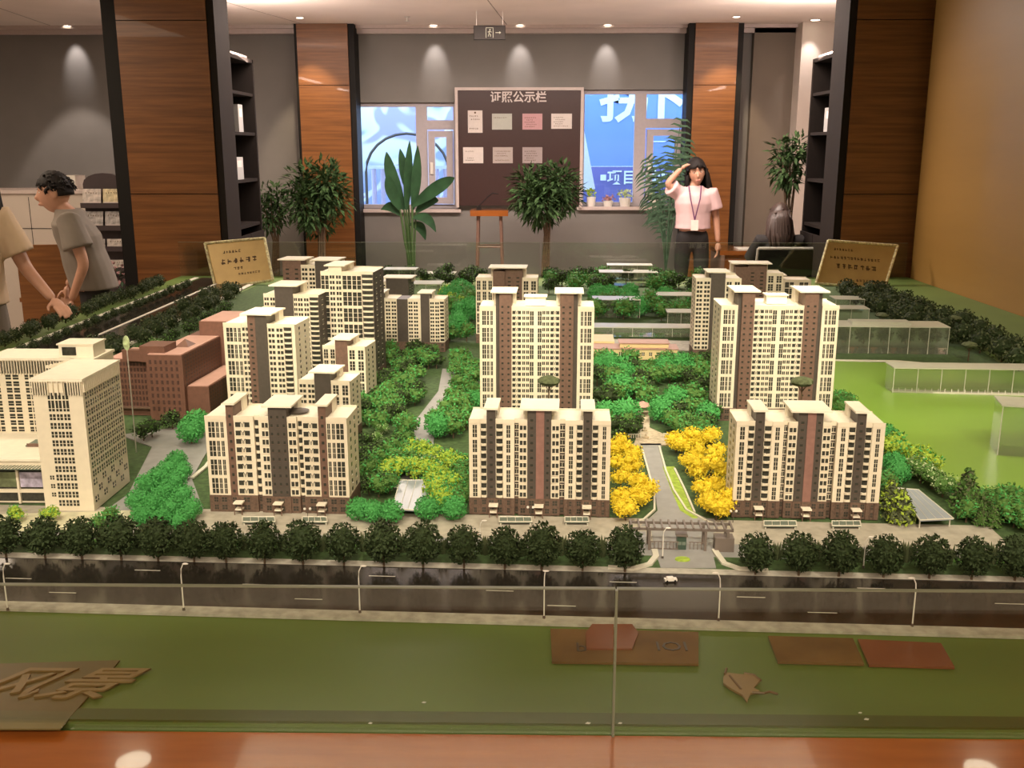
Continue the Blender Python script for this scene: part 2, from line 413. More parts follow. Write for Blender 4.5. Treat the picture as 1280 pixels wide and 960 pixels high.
# big pillars behind the model
pz = [0.55, aty(200, 243, 7.5).z, aty(200, 26, 7.5).z]
pl0, pl1 = aty(158, 180, 7.5).x, aty(268, 180, 7.5).x
pr0, pr1 = aty(1062, 180, 7.5).x, aty(1160, 180, 7.5).x
column(pl0, pl1, 7.5, 7.86, pz, 'wide walnut veneered pillar at the left behind the model table', (0.11, 0.05), 1)
column(pr0, pr1, 7.54, 7.9, pz, 'wide walnut veneered pillar at the right behind the model table', (0.05, 0.09), -1)

# dark bookcases behind the pillars, open towards the middle of the hall
M_bind = mat('grey_binder', (0.34, 0.33, 0.31), 0.5); M_bind2 = mat('dark_binder', (0.10, 0.09, 0.085), 0.5)
def bookcase(sgn, xin, y0, y1, label):
    ro = thing('bookcase', label, 'bookcase', (xin, (y0+y1)/2, 0))
    hd = (y1-y0)/2; D = 0.36; Ht = 2.42
    def X(a, c): return tuple(sorted((sgn*a, sgn*c)))
    m = MB().m(M_smoke)
    m.box(*X(D-0.02, D), -hd, hd, 0, Ht); m.box(*X(0, D), -hd, -hd+0.03, 0, Ht); m.box(*X(0, D), hd-0.03, hd, 0, Ht)
    m.box(*X(0, D), -hd, hd, Ht-0.03, Ht)
    m.build('body', ro)
    for z in (1.05, 1.42, 1.80, 2.12):
        s = MB().m(M_smoke); s.box(*X(0.01, D-0.02), -hd+0.03, hd-0.03, z, z+0.025); s.build('shelf', ro)
    d = MB().m(M_smoke); d.box(*X(-0.015, 0.0), -hd+0.01, -0.005, 0.05, 1.0); d.build('door', ro)
    d = MB().m(M_smoke); d.box(*X(-0.015, 0.0), 0.005, hd-0.01, 0.05, 1.0); d.build('door', ro)
    m = MB().m(M_trim); m.box(*X(0.03, 0.33), -0.35, 0.35, Ht, Ht+0.025); m.build('ceiling_fill_housing', ro)  # unseen housing, added to carry the ceiling fill light
    for q_ in [c_ for c_ in ro.children if c_.name.startswith('door')]:
        y_ = -0.04 if q_.name != 'door' and q_.name.endswith('1') else 0.04
        m = MB().m(M_metal); m.box(*X(-0.03, -0.015), y_-0.005, y_+0.005, 0.5, 0.62); m.build('handle', q_)
    return ro
bookcase(-1, -2.33, 7.9, 8.75, 'dark bookcase with a few grey folders behind the left pillar')
bookcase(1, 2.38, 7.94, 8.75, 'dark bookcase with folders behind the right pillar')
nth = 0
for sgn, xin, row, z, grp in ((-1, -2.33, [(8.42, .13, .22, 0)], 1.825, 'l'), (-1, -2.33, [(8.15, .05, .2, 1), (8.30, .22, .18, 0)], 1.445, 'l'),
                         (1, 2.38, [(8.30, .28, .19, 0), (8.08, .035, .2, 1), (8.13, .035, .2, 0), (8.18, .035, .2, 1)], 1.825, 'r'), (1, 2.38, [(8.05, .05, .2, 0), (8.12, .05, .2, 0)], 1.445, 'r')):
    for (y, dy, h, dk) in row:
        m = MB().m(M_bind2 if dk else M_bind); m.box(*sorted((sgn*0.04, sgn*0.26)), -dy/2, dy/2, 0, h)
        o = m.build('folder', loc=(xin, y, z))
        q = MB().m(M_paper); q.box(*sorted((sgn*0.0385, sgn*0.04)), -dy*0.3, dy*0.3, h*0.55, h*0.85); q.build('spine_label', o)
        side = 'left' if grp == 'l' else 'right'
        tag(o, '%s folder %s on the %s shelf of the %s bookcase' % ('dark' if dk else 'grey', 'nearest' if y < 8.1 else ('in the middle' if y < 8.2 else 'farthest in'), 'upper' if z > 1.6 else 'lower', side), 'folder', 'folders in the bookcases')

# ceiling fittings
def downlight(x, y, label, r=0.045):
    ro = thing('downlight', label, 'ceiling lamp', (x, y, CEIL), group='round downlights in the ceiling')
    m = MB().m(M_trim)
    n = 20; vs = []; 
    for rr, z in ((r, -0.004), (r*1.25, -0.004), (r*1.25, 0.0), (r, 0.0)):
        vs += [(rr*math.cos(2*PI*k/n), rr*math.sin(2*PI*k/n), z) for k in range(n)]
    m.add(vs, [(i*n+k, i*n+(k+1)%n, ((i+1)%4)*n+(k+1)%n, ((i+1)%4)*n+k) for i in range(4) for k in range(n)])
    m.build('ring', ro)
    l = MB().m(M_lamp); l.lathe([(r*0.98, -0.002), (r*0.98, -0.0005)], 16); l.build('lens', ro)
nm = ['far left behind the reception man', 'over the left window', 'over the notice board', 'over the right window', 'over the pale wall in the right corner']
for (x, y), t in zip(WASH, nm): downlight(x, y, 'round recessed ceiling downlight ' + t)
for x, t in ((-2.2, 'left'), (1.98, 'right')): downlight(x, 10.05, 'small recessed downlight in front of the %s wooden column' % t, 0.035)
for i, (x, y) in enumerate(MODEL_SPOTS): downlight(x, y, 'recessed ceiling spot above the model, %s in its row' % ORD[i] + ' of four', 0.06)
for i, (x, y) in enumerate(FRONT_SPOTS): downlight(x, y, 'tilted ceiling spot nearest the viewer, %s in its row of five' % ORD[i], 0.05)
for i, (x, y) in enumerate(MID_SPOTS): downlight(x, y, 'tilted ceiling spot over the street side of the model, %s of four' % ORD[i], 0.05)
downlight(-2.05, 4.55, 'bright recessed spot in the ceiling over the left edge of the model', 0.09)
downlight(2.35, 4.55, 'bright recessed spot in the ceiling over the right edge of the model', 0.09)
light('edge_spot', 'SPOT', (-2.05, 4.55, CEIL-0.03), 30, WARM, (-2.6, 5.4, 0.9), spot_size=R(70), spot_blend=0.6, shadow_soft_size=0.05)
light('edge_spot', 'SPOT', (2.35, 4.55, CEIL-0.03), 26, WARM, (2.5, 4.9, 0.9), spot_size=R(80), spot_blend=0.7, shadow_soft_size=0.05)
# sprinkler head
m = MB().m(M_metal); m.lathe([(0.03, 0.0), (0.03, -0.004), (0.008, -0.006), (0.008, -0.035), (0.022, -0.038), (0.022, -0.042)], 12)
p = aty(509, 30, 10.0); tag(m.build('sprinkler', loc=(p.x, 10.0, CEIL)), 'small sprinkler head on the ceiling left of the exit sign', 'sprinkler')
p = aty(1001, 37, 10.0)
# exit sign
p = aty(612, 41, 9.6)
ro = thing('exit_sign', 'dark hanging exit sign with a running figure and arrow', 'sign', (p.x, 9.6, p.z))
wv = 0.145; hv = 0.062
m = MB().m(M_black); m.box(-wv, wv, -0.012, 0.012, -hv, hv); m.build('casing', ro)
m = MB().m(mat('sign_brown', (0.035, 0.025, 0.020), 0.5)); m.box(-wv+0.004, wv-0.004, -0.0135, -0.012, -hv+0.004, hv-0.004); m.build('sign_face', ro)
mi = mat('sign_ink', (0.62, 0.62, 0.5), 0.5)
m = MB().m(mi)                               # running man in a doorway, then an arrow
for q in ((-0.035, -0.030, -0.045, 0.045), (-0.035, 0.035, 0.040, 0.045), (0.030, 0.035, -0.045, 0.045)): m.box(q[0], q[1], -0.0145, -0.0135, q[2], q[3])
m.ball((0.004, -0.014, 0.026), (0.007, 0.001, 0.007), 8)
for a, c in (((0.003, 0.018), (-0.004, -0.006)), ((-0.004, -0.006), (0.010, -0.018)), ((0.010, -0.018), (0.008, -0.036)), ((-0.004, -0.006), (-0.012, -0.034)), ((0.002, 0.014), (0.018, 0.004)), ((0.002, 0.014), (-0.016, 0.004))):
    m.tube([(a[0], -0.014, a[1]), (c[0], -0.014, c[1])], 0.0035, 4)
m.box(0.055, 0.09, -0.0145, -0.0135, -0.003, 0.003)
m.add([(0.09, -0.0145, -0.012), (0.105, -0.0145, 0), (0.09, -0.0145, 0.012)], [(0, 1, 2)])
m.build('pictogram', ro)
for x in (-0.12, 0.12):
    m = MB().m(M_metal); m.tube([(x, 0, hv), (x, 0, CEIL-p.z)], 0.003, 6); m.build('hanger_rod', ro)

# ---------------------------------------------------------------- notice board
bx0, bx1 = aty(573, 190, 10.72).x, aty(725, 190, 10.72).x
bz0, bz1 = aty(650, 257, 10.72).z, aty(650, 113, 10.72).z
ro = thing('notice_board', 'maroon notice board with white heading between the two windows', 'notice board', ((bx0+bx1)/2, 10.72, bz0))
hw = (bx1-bx0)/2; Hh = bz1-bz0
m = MB().m(M_board); m.box(-hw, hw, 0.0, 0.07, 0, Hh); m.build('panel', ro)
m = MB().m(M_trim)
for q in ((-hw-0.03, -hw, -0.02, Hh+0.03), (hw, hw+0.03, -0.02, Hh+0.03), (-hw, hw, Hh, Hh+0.03)): m.box(q[0], q[1], -0.015, 0.075, q[2], q[3])
m.build('board_frame', ro)
M_silver = mat('silver_letters', (0.60, 0.53, 0.50), 0.4)
hp = aty(648, 122, 10.7)
text('证照公示栏', 0.118, M_silver, ro, (hp.x-(bx0+bx1)/2, -0.002, hp.z-bz0), bold=0.0025, ext=0.002)
rnd = random.Random(3)
certs = [(585, 138, 603, 166, M_paper, 'portrait white certificate with a small emblem, first in the top row'), (615, 142, 640, 162, M_paper2, 'grey green certificate, second in the top row'), (653, 142, 678, 162, M_paper3, 'rose certificate, third in the top row'),
         (689, 142, 715, 161, M_paper, 'pale certificate at the right end of the top row'), (579, 184, 604, 204, M_paper, 'pale pink certificate at the left end of the lower row'), (616, 184, 641, 204, mat('beige_paper', (0.40, 0.34, 0.31), 0.6), 'beige certificate in the middle of the lower row'),
         (653, 184, 678, 204, mat('brownish_paper', (0.33, 0.27, 0.26), 0.6), 'brownish certificate at the right end of the lower row')]
for x0, y0, x1, y1, mt, lb in certs:
    a = aty(x0, y1, 10.715); c = aty(x1, y0, 10.715); cw = c.x-a.x; ch = c.z-a.z
    m = MB().m(mt); m.box(0, cw, -0.003, 0, 0, ch)
    o = tag(m.build('certificate', loc=(a.x, 10.7185, a.z)), lb + ' of the notice board', 'certificate', 'certificates on the notice board')
    q = MB().m(M_ink)
    nl = 5
    for k in range(nl):
        zz = ch*(0.15+0.7*k/nl); 
        if rnd.random() < 0.75: scribble(q, cw*(0.1+0.1*(k%2)), cw*(0.55+0.35*rnd.random()), zz, zz+ch*0.07, -0.003, ch*0.085, rnd, ch*0.012)
    if len(q.f): q.build('lettering', o)
    if x0 == 585:
        q = MB().m(M_ink); q.ball((cw*0.5, -0.0035, ch*0.9), (cw*0.07, 0.001, cw*0.07), 8); q.build('emblem', o)

# ---------------------------------------------------------------- outside the windows
M_ob = mat('hoarding_blue', (0.17, 0.30, 0.74), 0.5, noise_amt=0.08, scale=1.2)
M_ob2 = mat('hoarding_violet', (0.14, 0.15, 0.42), 0.5, noise_amt=0.08, scale=1.2)
M_ow = mat('hoarding_white', (0.75, 0.85, 0.95), 0.5)
OY = 12.6
a = aty(700, 300, OY); c = aty(900, 60, OY)
ro = thing('billboard', 'blue outdoor billboard with white characters seen through the right window', 'billboard', (a.x, OY, 0))
m = MB().m(M_ob); zl = aty(780, 208, OY).z; m.box(0, c.x-a.x, 0, 0.1, zl, c.z+0.5); m.build('upper_panel', ro)
m = MB().m(M_ob2); m.box(0, c.x-a.x, 0, 0.1, 0.2, zl-0.003); m.build('lower_panel', ro)
for px in (705, 895):
    m = MB().m(M_metal); q = aty(px, 200, OY).x-a.x; m.box(q-0.04, q+0.04, 0.1, 0.18, 0, c.z+0.4); m.build('post', ro)
def otext(s, px, py, size, bold):
    p = aty(px, py, OY); text(s, size, M_ow, ro, (p.x-a.x, -0.004, p.z), bold=bold, ext=0.003)
otext('拐', 781, 126, 0.62, 0.014); otext('下', 828, 128, 0.62, 0.016)
otext('项目地址', 796, 223, 0.185, 0.003); otext('/方', 838, 223, 0.185, 0.003)
p = aty(754, 222, OY); m = MB().m(M_ow); m.box(p.x-a.x-0.035, p.x-a.x+0.035, -0.006, 0, p.z-0.035, p.z+0.035); m.build('square_mark', ro)
p = aty(824, 177, OY); m = MB().m(M_ow); m.box(p.x-a.x-0.09, p.x-a.x+0.09, -0.006, 0, p.z-0.006, p.z+0.006); m.build('white_line', ro)
# white cloth banner
p0, p1, p2 = aty(726, 140, 12.2), aty(744, 236, 12.2), aty(722, 244, 12.2)
m = MB().m(M_ow)
m.add([p0+Vector((-0.2,0,0.5)), p0, p1, p2+Vector((-0.2,0,0)), p0+Vector((-0.2,0.03,0.5)), p0+Vector((0,0.03,0)), p1+Vector((0,0.03,0)), p2+Vector((-0.2,0.03,0))], [(0,3,2,1),(4,5,6,7),(0,1,5,4),(1,2,6,5),(2,3,7,6),(3,0,4,7)])
m.m(M_metal); m.tube([(p0.x-0.2, 12.22, 0), (p0.x-0.2, 12.22, p0.z+0.55)], 0.015, 6)
tag(m.build('cloth_banner'), 'white pointed cloth hanging outside the right window', 'banner')
# pale decorated hoarding outside the left window
a = aty(425, 300, OY); c = aty(600, 60, OY)
m = bpy.data.materials.new('swirl_print'); m.use_nodes = True; nt = m.node_tree; bs = nt.nodes['Principled BSDF']; bs.inputs['Roughness'].default_value = 0.5
tc = nt.nodes.new('ShaderNodeTexCoord'); ns = nt.nodes.new('ShaderNodeTexNoise'); ns.inputs['Scale'].default_value = 1.3; ns.inputs['Distortion'].default_value = 1.6; ns.inputs['Detail'].default_value = 1
cr = nt.nodes.new('ShaderNodeValToRGB'); cr.color_ramp.interpolation = 'EASE'
for i, (pz_, cc) in enumerate([(0.40, (0.34, 0.42, 0.68)), (0.46, (0.72, 0.80, 0.90)), (0.55, (0.80, 0.86, 0.92)), (0.60, (0.42, 0.42, 0.70))]):
    e = cr.color_ramp.elements[i] if i < 2 else cr.color_ramp.elements.new(pz_)
    e.position = pz_; e.color = (*cc, 1)
nt.links.new(tc.outputs['Object'], ns.inputs['Vector']); nt.links.new(ns.outputs[0], cr.inputs[0]); nt.links.new(cr.outputs[0], bs.inputs['Base Color'])
q = MB().m(m); q.box(0, c.x-a.x, 0, 0.08, 0.0, c.z+0.5)
tag(q.build('printed_hoarding', loc=(a.x, OY+0.3, 0)), 'pale blue hoarding with curved print outside the left window', 'billboard')
ro = thing('garden_arch', 'thin dark arch outside the left window', 'arch', (aty(510, 240, 12.2).x, 12.2, 0.0))
cx = 0; z0 = aty(510, 215, 12.2).z; r = 0.5
m = MB().m(M_dark); m.tube([(-r, 0, 0.0), (-r, 0, z0)] + [(-r*math.cos(t*PI/12), 0, z0+0.45*math.sin(t*PI/12)) for t in range(1, 12)] + [(r, 0, z0), (r, 0, 0.0)], 0.018, 6); m.build('hoop', ro)
ro = thing('balustrade', 'pale railing with baluster posts low outside the left window', 'railing', (aty(462, 240, 12.4).x, 12.4, 0))
m = MB().m(M_ow); zr = aty(480, 207, 12.4).z; m.box(0, 1.0, -0.03, 0.03, zr-0.04, zr); m.build('handrail', ro)
bal = MB().m(mat('baluster_stone', (0.55, 0.50, 0.70), 0.6)).lathe([(0.03, 0), (0.045, 0.1), (0.02, 0.3), (0.03, 0.6), (0.03, zr-0.04)], 8).mesh('baluster')
for k in range(9): inst('baluster', bal, ro, (0.06+0.11*k, 0, 0))
m = MB().m(mat('outdoor_ground', (0.3, 0.3, 0.32), 0.8)); m.box(-8, 8, BY+T, 18, -0.1, 0.0); struct(m.build('ground_outside'))

# pots on the right window sill
def small_pot(px, py, r, h, label, mt, foliage):
    p = aty(px, py, BY-0.0)
    ro = thing('potted_flower', label, 'plant pot', (p.x, BY-0.0, WRz0))
    k = MB().m(mt); k.lathe([(r*0.8, 0), (r, h), (r*0.85, h), (r*0.8, h*0.9)], 12); k.build('pot', ro)
    rn = random.Random(px)
    f = MB().m(foliage)
    for i in range(40):
        th = rn.random()*2*PI; rr = r*1.3*rn.random(); c = Vector((rr*math.cos(th), rr*math.sin(th)*0.6, h+rn.random()*h*0.8)); s = 0.018
        d = Vector((rn.uniform(-1,1), rn.uniform(-1,1), rn.uniform(-.3,1))).normalized()*s*2; e = d.cross(Vector((rn.random(), rn.random(), rn.random()))).normalized()*s
        f.add([c-e, c+d*.5-e*.3, c+d, c+e], [(0,1,2,3)])
    f.build('blooms', ro)
small_pot(739, 252, 0.05, 0.10, 'square white pot with reddish flowers at the left end of the sill', M_whitep, M_lyg)
small_pot(760, 253, 0.055, 0.06, 'low white pot second from the left on the right window sill', M_whitep, M_paper3)
small_pot(781, 252, 0.065, 0.09, 'pale pot with whitish green leaves in the middle of the sill', M_whitep, M_lwhite)
small_pot(817, 253, 0.05, 0.08, 'white pot with white blossoms behind the palm on the sill', M_whitep, M_lwhite)
# ================================================================ MODEL TABLE
TX0, TX1, TY0, TY1 = -2.62, 2.84, 1.485, 7.45
ro = thing('model_table', 'large display table with cherry wood front ledge carrying the city model', 'display table', ((TX0+TX1)/2, 4.4, 0))
def lx(x): return x-(TX0+TX1)/2
m = MB().m(M_green); m.box(lx(TX0), lx(TX1), TY0-4.4, TY1-4.4, 0.70, G-0.003); m.build('base_board', ro)
m = MB().m(M_ledge); m.box(lx(TX0)-0.1, lx(TX1), 1.02-4.4, 1.473-4.4, 0.70, 0.748); m.build('front_ledge', ro)
m = MB().m(M_wood); m.box(lx(TX0)+0.05, lx(TX1)-0.02, 1.1-4.4, TY1-0.05-4.4, 0.0, 0.699); m.build('plinth', ro)
# raised lip strip along the front of the green board
m = MB().m(mat('green_step', (0.05, 0.085, 0.012), 0.5)); m.box(lx(TX0), lx(TX1), 1.487-4.4, 1.52-4.4, G-0.003, G+0.001); m.build('front_strip', ro)
board = ro
# glass barriers
def glass(name, x0, x1, y0, y1, label):
    r_ = thing(name, label, 'glass panel', ((x0+x1)/2, (y0+y1)/2, 0.749), group='glass panels around the model table')
    hx, hy = (x1-x0)/2, (y1-y0)/2; H = 0.262
    m = MB().m(M_glass); m.box(-hx+0.001, hx-0.001, -hy, hy, 0, H-0.002); m.build('glass_sheet', r_)
    m = MB().m(M_gedge); m.box(-hx, hx, -hy, hy, H-0.002, H); m.build('polished_edge', r_)
    return r_
seam = at(765, 912, 0.75).x
glass('glass_panel', TX0-0.01, seam-0.001, 1.475, 1.483, 'low clear glass panel along the front left of the table')
glass('glass_panel', seam+0.001, TX1-0.005, 1.475, 1.483, 'low clear glass panel along the front right of the table')
for i in range(2):
    x0 = TX0-0.01+i*2.73; g = glass('glass_panel', x0, x0+2.72, 7.452, 7.460, 'low glass panel along the far side of the table, %s half' % ('left', 'right')[i]); 
m = MB().m(M_gedge); m.box(-0.002, 0.002, -0.004, 0.004, 0, 0.262); tag(m.build('joint_strip', loc=(seam, 1.471, 0.749)), 'thin upright joint strip in the front glass', 'strip')

# plates, relief letters and emblem lying on the green strip
M_plate = mat('brown_acrylic', (0.16, 0.09, 0.035), 0.14, noise_amt=0.25, scale=9)
M_plate2 = mat('red_brown_acrylic', (0.22, 0.075, 0.04), 0.2, noise_amt=0.1, scale=9)
def plate(pts, label, mt=M_plate, th=0.004):
    P = [at(x, y) for x, y in pts]; c = sum(P, Vector())/len(P)
    m = MB().m(mt); m.prism([(p.x-c.x, p.y-c.y) for p in P], -0.001, th)
    return tag(m.build('name_plate', loc=(c.x, c.y, G)), label, 'plate'), c
pa, pc = plate([(688, 788), (873, 792), (873, 832), (690, 829)], 'brown translucent plate with letters left of the glass joint')
LT = mat('dark_letters', (0.05, 0.035, 0.02), 0.5)
p = at(727, 812)-pc; text('b', 0.05, LT, pa, (p.x, p.y, 0.0045), (0, 0, 0))
p = at(840, 811)-pc; text('lOI', 0.05, LT, pa, (p.x, p.y, 0.0045), (0, 0, 0), name='lettering')
# red brown round-shouldered cap plate over it
P = [at(x, y) for x, y in ((733, 815), (732, 795), (740, 784), (790, 784), (798, 795), (790, 815))]; c = sum(P, Vector())/6
m = MB().m(M_plate2); m.prism([(q.x-c.x, q.y-c.y) for q in P], 0, 0.003); tag(m.build('name_plate', loc=(c.x, c.y, G+0.0042)), 'red brown rounded plate lying over the lettered plate', 'plate')
plate([(960, 797), (1066, 800), (1080, 832), (972, 829)], 'brown slanted plate in the middle of the green strip')
plate([(1072, 801), (1176, 806), (1193, 836), (1086, 833)], 'reddish slanted plate, the rightmost on the green strip', M_plate2)
plate([(-60, 832), (150, 826), (75, 912), (-60, 912)], 'olive brown slanted plate under the relief characters', mat('olive_plate', (0.125, 0.095, 0.03), 0.35), 0.0015)
p = at(52, 858); M_rel = mat('relief_letters', (0.26, 0.17, 0.07), 0.35)
o = text('风景', 0.115, M_rel, None, (p.x, p.y, G+0.003), (0, 0, 0), name='relief_characters', bold=0.001, ext=0.0015, shear=0.6)
o.scale = (1.15, 1.0, 1)
tag(o, 'slanted brown relief characters at the left end of the green strip', 'lettering')
# leaf emblem
def pth(pts): return [at(x, y) for x, y in pts]
ro = thing('leaf_emblem', 'brown leaf shaped relief emblem on the green strip', 'emblem', at(930, 858))
c = at(930, 858)
m = MB().m(M_rel); m.prism([(q.x-c.x, q.y-c.y) for q in pth([(904, 848), (909, 843), (925, 845), (943, 845), (950, 853), (942, 862), (950, 866), (938, 869), (936, 873), (934, 879), (928, 871), (912, 862), (904, 856)])], 0, 0.004); m.build('leaf_body', ro)
for pts in ([(906, 845), (908, 838)], [(930, 844), (942, 846), (951, 853)], [(940, 868), (955, 869), (962, 867), (972, 870)], [(912, 847), (926, 864)]):
    m = MB().m(mat('relief_rim', (0.14, 0.08, 0.03), 0.4)); m.tube([q-c+Vector((0,0,0.004)) for q in pth(pts)], 0.0022, 6); m.build('stroke', ro)
rn = random.Random(4)
for i, (x, y) in enumerate([(530, 879), (463, 916), (735, 913), (775, 911), (1075, 892), (1083, 900)]):
    m = MB().m(M_whitep); s = rn.uniform(0.003, 0.007)
    pos = at(x, min(y, 905)); m.prism([(-s, -s*.3), (s*.4, -s*.6), (s, s*.2), (-s*.2, s*.6)], 0, 0.001)
    tag(m.build('paper_scrap', loc=(pos.x, pos.y, G+0.0012)), 'tiny white scrap on the front green strip, %s' % ('left of the brown plates', 'farthest left by the glass', 'just left of the glass joint', 'just right of the glass joint', 'below the slanted plates', 'lower right of the leaf emblem')[i], 'scrap')

# ---------------------------------------------------------------- grounds of the model
def ground(name, pts, mt, z0, z1, label=None, kind='structure', world=None):
    P = world or [at(x, y) for x, y in pts]
    m = MB().m(mt); m.prism([(q[0], q[1]) for q in P], 0, z1-z0)
    o = m.build(name, loc=(0, 0, z0))
    o['kind'] = kind
    if label: o['label'] = label
    return o
A0 = R(-2.45)                               # the model is turned a little on its table
def K(u, v):                                # model frame: u along the front street, v away from it, origin at the near kerb
    return Vector((u*math.cos(A0)-v*math.sin(A0), 1.842+u*math.sin(A0)+v*math.cos(A0), G))
def rect(u0, u1, v0, v1): return [K(u0, v0), K(u1, v0), K(u1, v1), K(u0, v1)]
ZA = G-0.002
ground('ground_lawn', None, M_lawn, ZA, G+0.001, 'green flocked ground of the city model', world=[(-2.0, 2.10), (1.9, 2.0), (1.9, 3.0), (2.15, 4.6), (2.25, 6.9), (-1.9, 6.9), (-2.0, 4.0)])
ground('sidewalk_near', None, M_pave, ZA, G+0.004, 'pale pavement strip along the near side of the street', world=rect(-1.7, 1.95, 0.0, 0.035))
ground('street', None, M_road, ZA, G+0.002, 'dark glossy street along the front of the model', world=rect(-1.7, 1.95, 0.035, 0.262))
ground('sidewalk_far', None, M_pave, ZA, G+0.004, 'pale pavement under the row of street trees', world=rect(-1.7, 1.95, 0.262, 0.288))
ground('verge_strip', None, M_lawn, ZA, G+0.003, world=rect(-1.7, 1.95, 0.288, 0.36))
ground('service_lane', None, M_asph, ZA, G+0.0035, 'grey lane between the tree row and the front buildings', world=rect(-1.7, 1.9, 0.36, 0.44))
ground('forecourt', None, mat('forecourt_stone', (0.40, 0.37, 0.30), 0.7, noise_amt=0.15, scale=40), ZA, G+0.0038, 'pale forecourt strip in front of the apartment blocks', world=rect(-1.6, 1.15, 0.44, 0.60))
# lane markings
lm = MB().m(M_line).box(-0.03, 0.03, -0.0012, 0.0012, 0, 0.0004).mesh('lane_mark')
st = bpy.data.objects['street']
for k in range(26):
    for v in (0.085, 0.15, 0.21):
        if (k*3+int(v*100)) % 4: continue
        q = K(-1.55+0.135*k, v); inst('lane_marking', lm, st, (q.x, q.y, 0.0041), rot=(0, 0, A0))
# avenue, gate apron, plaza
GZ = G+0.0045
ground('avenue', [(800, 660), (905, 660), (862, 640), (845, 610), (828, 575), (826, 556), (800, 556), (806, 580), (818, 615), (822, 640)], M_asph, ZA, GZ, 'grey avenue leading from the gate between the yellow trees')
ground('gate_apron', [(826, 712), (895, 712), (890, 690), (893, 650), (812, 650), (818, 690)], M_asph, ZA, GZ+0.0003, 'grey drive under the gate')
m = MB().m(M_lawn_y)
ground('avenue_verge', [(828, 585), (843, 585), (868, 640), (874, 655), (850, 640), (838, 612)], M_lawn_y, ZA, GZ+0.0002, 'lime green verge on the right of the avenue')
def kerb(pts, label, w_=0.0055, h=0.004):
    P = [at(x, y) for x, y in pts]; m = MB().m(M_kerb)
    L = []; Rr = []
    for i, p in enumerate(P):
        t = (P[min(i+1, len(P)-1)]-P[max(i-1, 0)]).normalized(); n = Vector((-t.y, t.x, 0))*w_/2
        L.append(p+n); Rr.append(p-n)
    for i in range(len(P)-1):
        m.prism([(L[i].x, L[i].y), (L[i+1].x, L[i+1].y), (Rr[i+1].x, Rr[i+1].y), (Rr[i].x, Rr[i].y)], GZ-G-0.001, GZ-G+h)
    o = m.build('kerb_stone', loc=(0, 0, G)); o['kind'] = 'structure'; o['label'] = label
kerb([(824, 560), (832, 590), (842, 615), (858, 640), (885, 655), (905, 660)], 'white kerb on the right of the avenue')
kerb([(843, 588), (856, 615), (868, 643)], 'kerb of the lime verge')
kerb([(803, 565), (810, 590), (818, 620), (818, 640), (805, 652), (785, 658)], 'white kerb on the left of the avenue')
kerb([(760, 712), (790, 714), (812, 708), (820, 698), (818, 690)], 'white curved kerb left of the gate drive', 0.014)
kerb([(960, 716), (925, 714), (905, 707), (896, 695), (893, 690)], 'white curved kerb right of the gate drive', 0.014)
ground('garden_plaza', [(792, 558), (838, 558), (832, 545), (812, 536), (812, 515), (798, 515), (798, 540)], mat('plaza_stone', (0.46, 0.38, 0.27), 0.6, noise_amt=0.3, scale=90), ZA, GZ, 'paved garden axis behind the avenue')
ground('garden_path', [(492, 612), (520, 570), (517, 530), (548, 490), (553, 462), (572, 462), (565, 495), (545, 530), (540, 570), (545, 615)], M_asph, ZA, GZ, 'grey path winding between the gardens')
ground('car_park_drive', [(160, 620), (190, 560), (150, 545), (265, 530), (262, 560), (240, 600), (255, 640), (120, 648)], M_asph, ZA, GZ, 'grey drive beside the cream office tower')
ground('office_forecourt', [(0, 645), (165, 640), (175, 628), (160, 655), (120, 668), (0, 665)], mat('cream_paving', (0.62, 0.60, 0.42), 0.6, noise_amt=0.2), ZA, GZ+0.0006, 'pale yellow paving in front of the office tower')
kerb([(240, 600), (258, 585), (265, 575)], 'white kerb by the left apartment block', 0.012)
ground('far_road', [(742, 424), (890, 428), (900, 440), (742, 436)], M_pave, ZA, GZ, 'pale road across the model behind the gardens')
ground('left_road', None, M_road, ZA, G+0.002, 'dark main road along the left side of the model', world=[(-2.45, 2.3), (-2.1, 2.3), (-1.98, 4.6), (-1.98, 7.3), (-2.42, 7.3)])
for x0, x1, y0, y1 in ((-2.47, 2.3, -2.44, 7.3), (-2.215, 2.3, -2.20, 7.3), (-1.97, 2.3, -1.935, 7.3)):
    m = MB().m(M_kerb); m.box(x0, y0, x1, y1, 0, 0.004); o = m.build('kerb_stone', loc=(0, 0, G+0.001)); o['kind'] = 'structure'; o['label'] = 'pale kerb line along the left road'
ground('lake', [(1020, 452), (1300, 460), (1330, 700), (1270, 640), (1215, 632), (1150, 575), (1100, 540), (1030, 520)], M_lake, ZA, G+0.0055, 'flat bright green lake surface on the right')
kerb([(1036, 452), (1120, 453), (1180, 458), (1290, 460)], 'pale lake shore at the far side', 0.02)
q0, q1 = at(1115, 492), at(1290, 497)
ro = thing('lake_causeway', 'thin pale jetty crossing the green lake', 'jetty', (0, 0, G+0.0055))
m = MB().m(M_kerb); m.prism([(q0.x, q0.y), (q1.x, q1.y), (q1.x, q1.y+0.03), (q0.x, q0.y+0.03)], 0, 0.006); m.build('deck', ro)
rail = MB().m(M_whitep).box(-0.0012, 0.0012, -0.0012, 0.0012, 0, 0.012).mesh('railing_post')
for k in range(22):
    f = k/21; inst('railing_post', rail, ro, (q0.x+(q1.x-q0.x)*f, q0.y+(q1.y-q0.y)*f+0.003, 0.006))
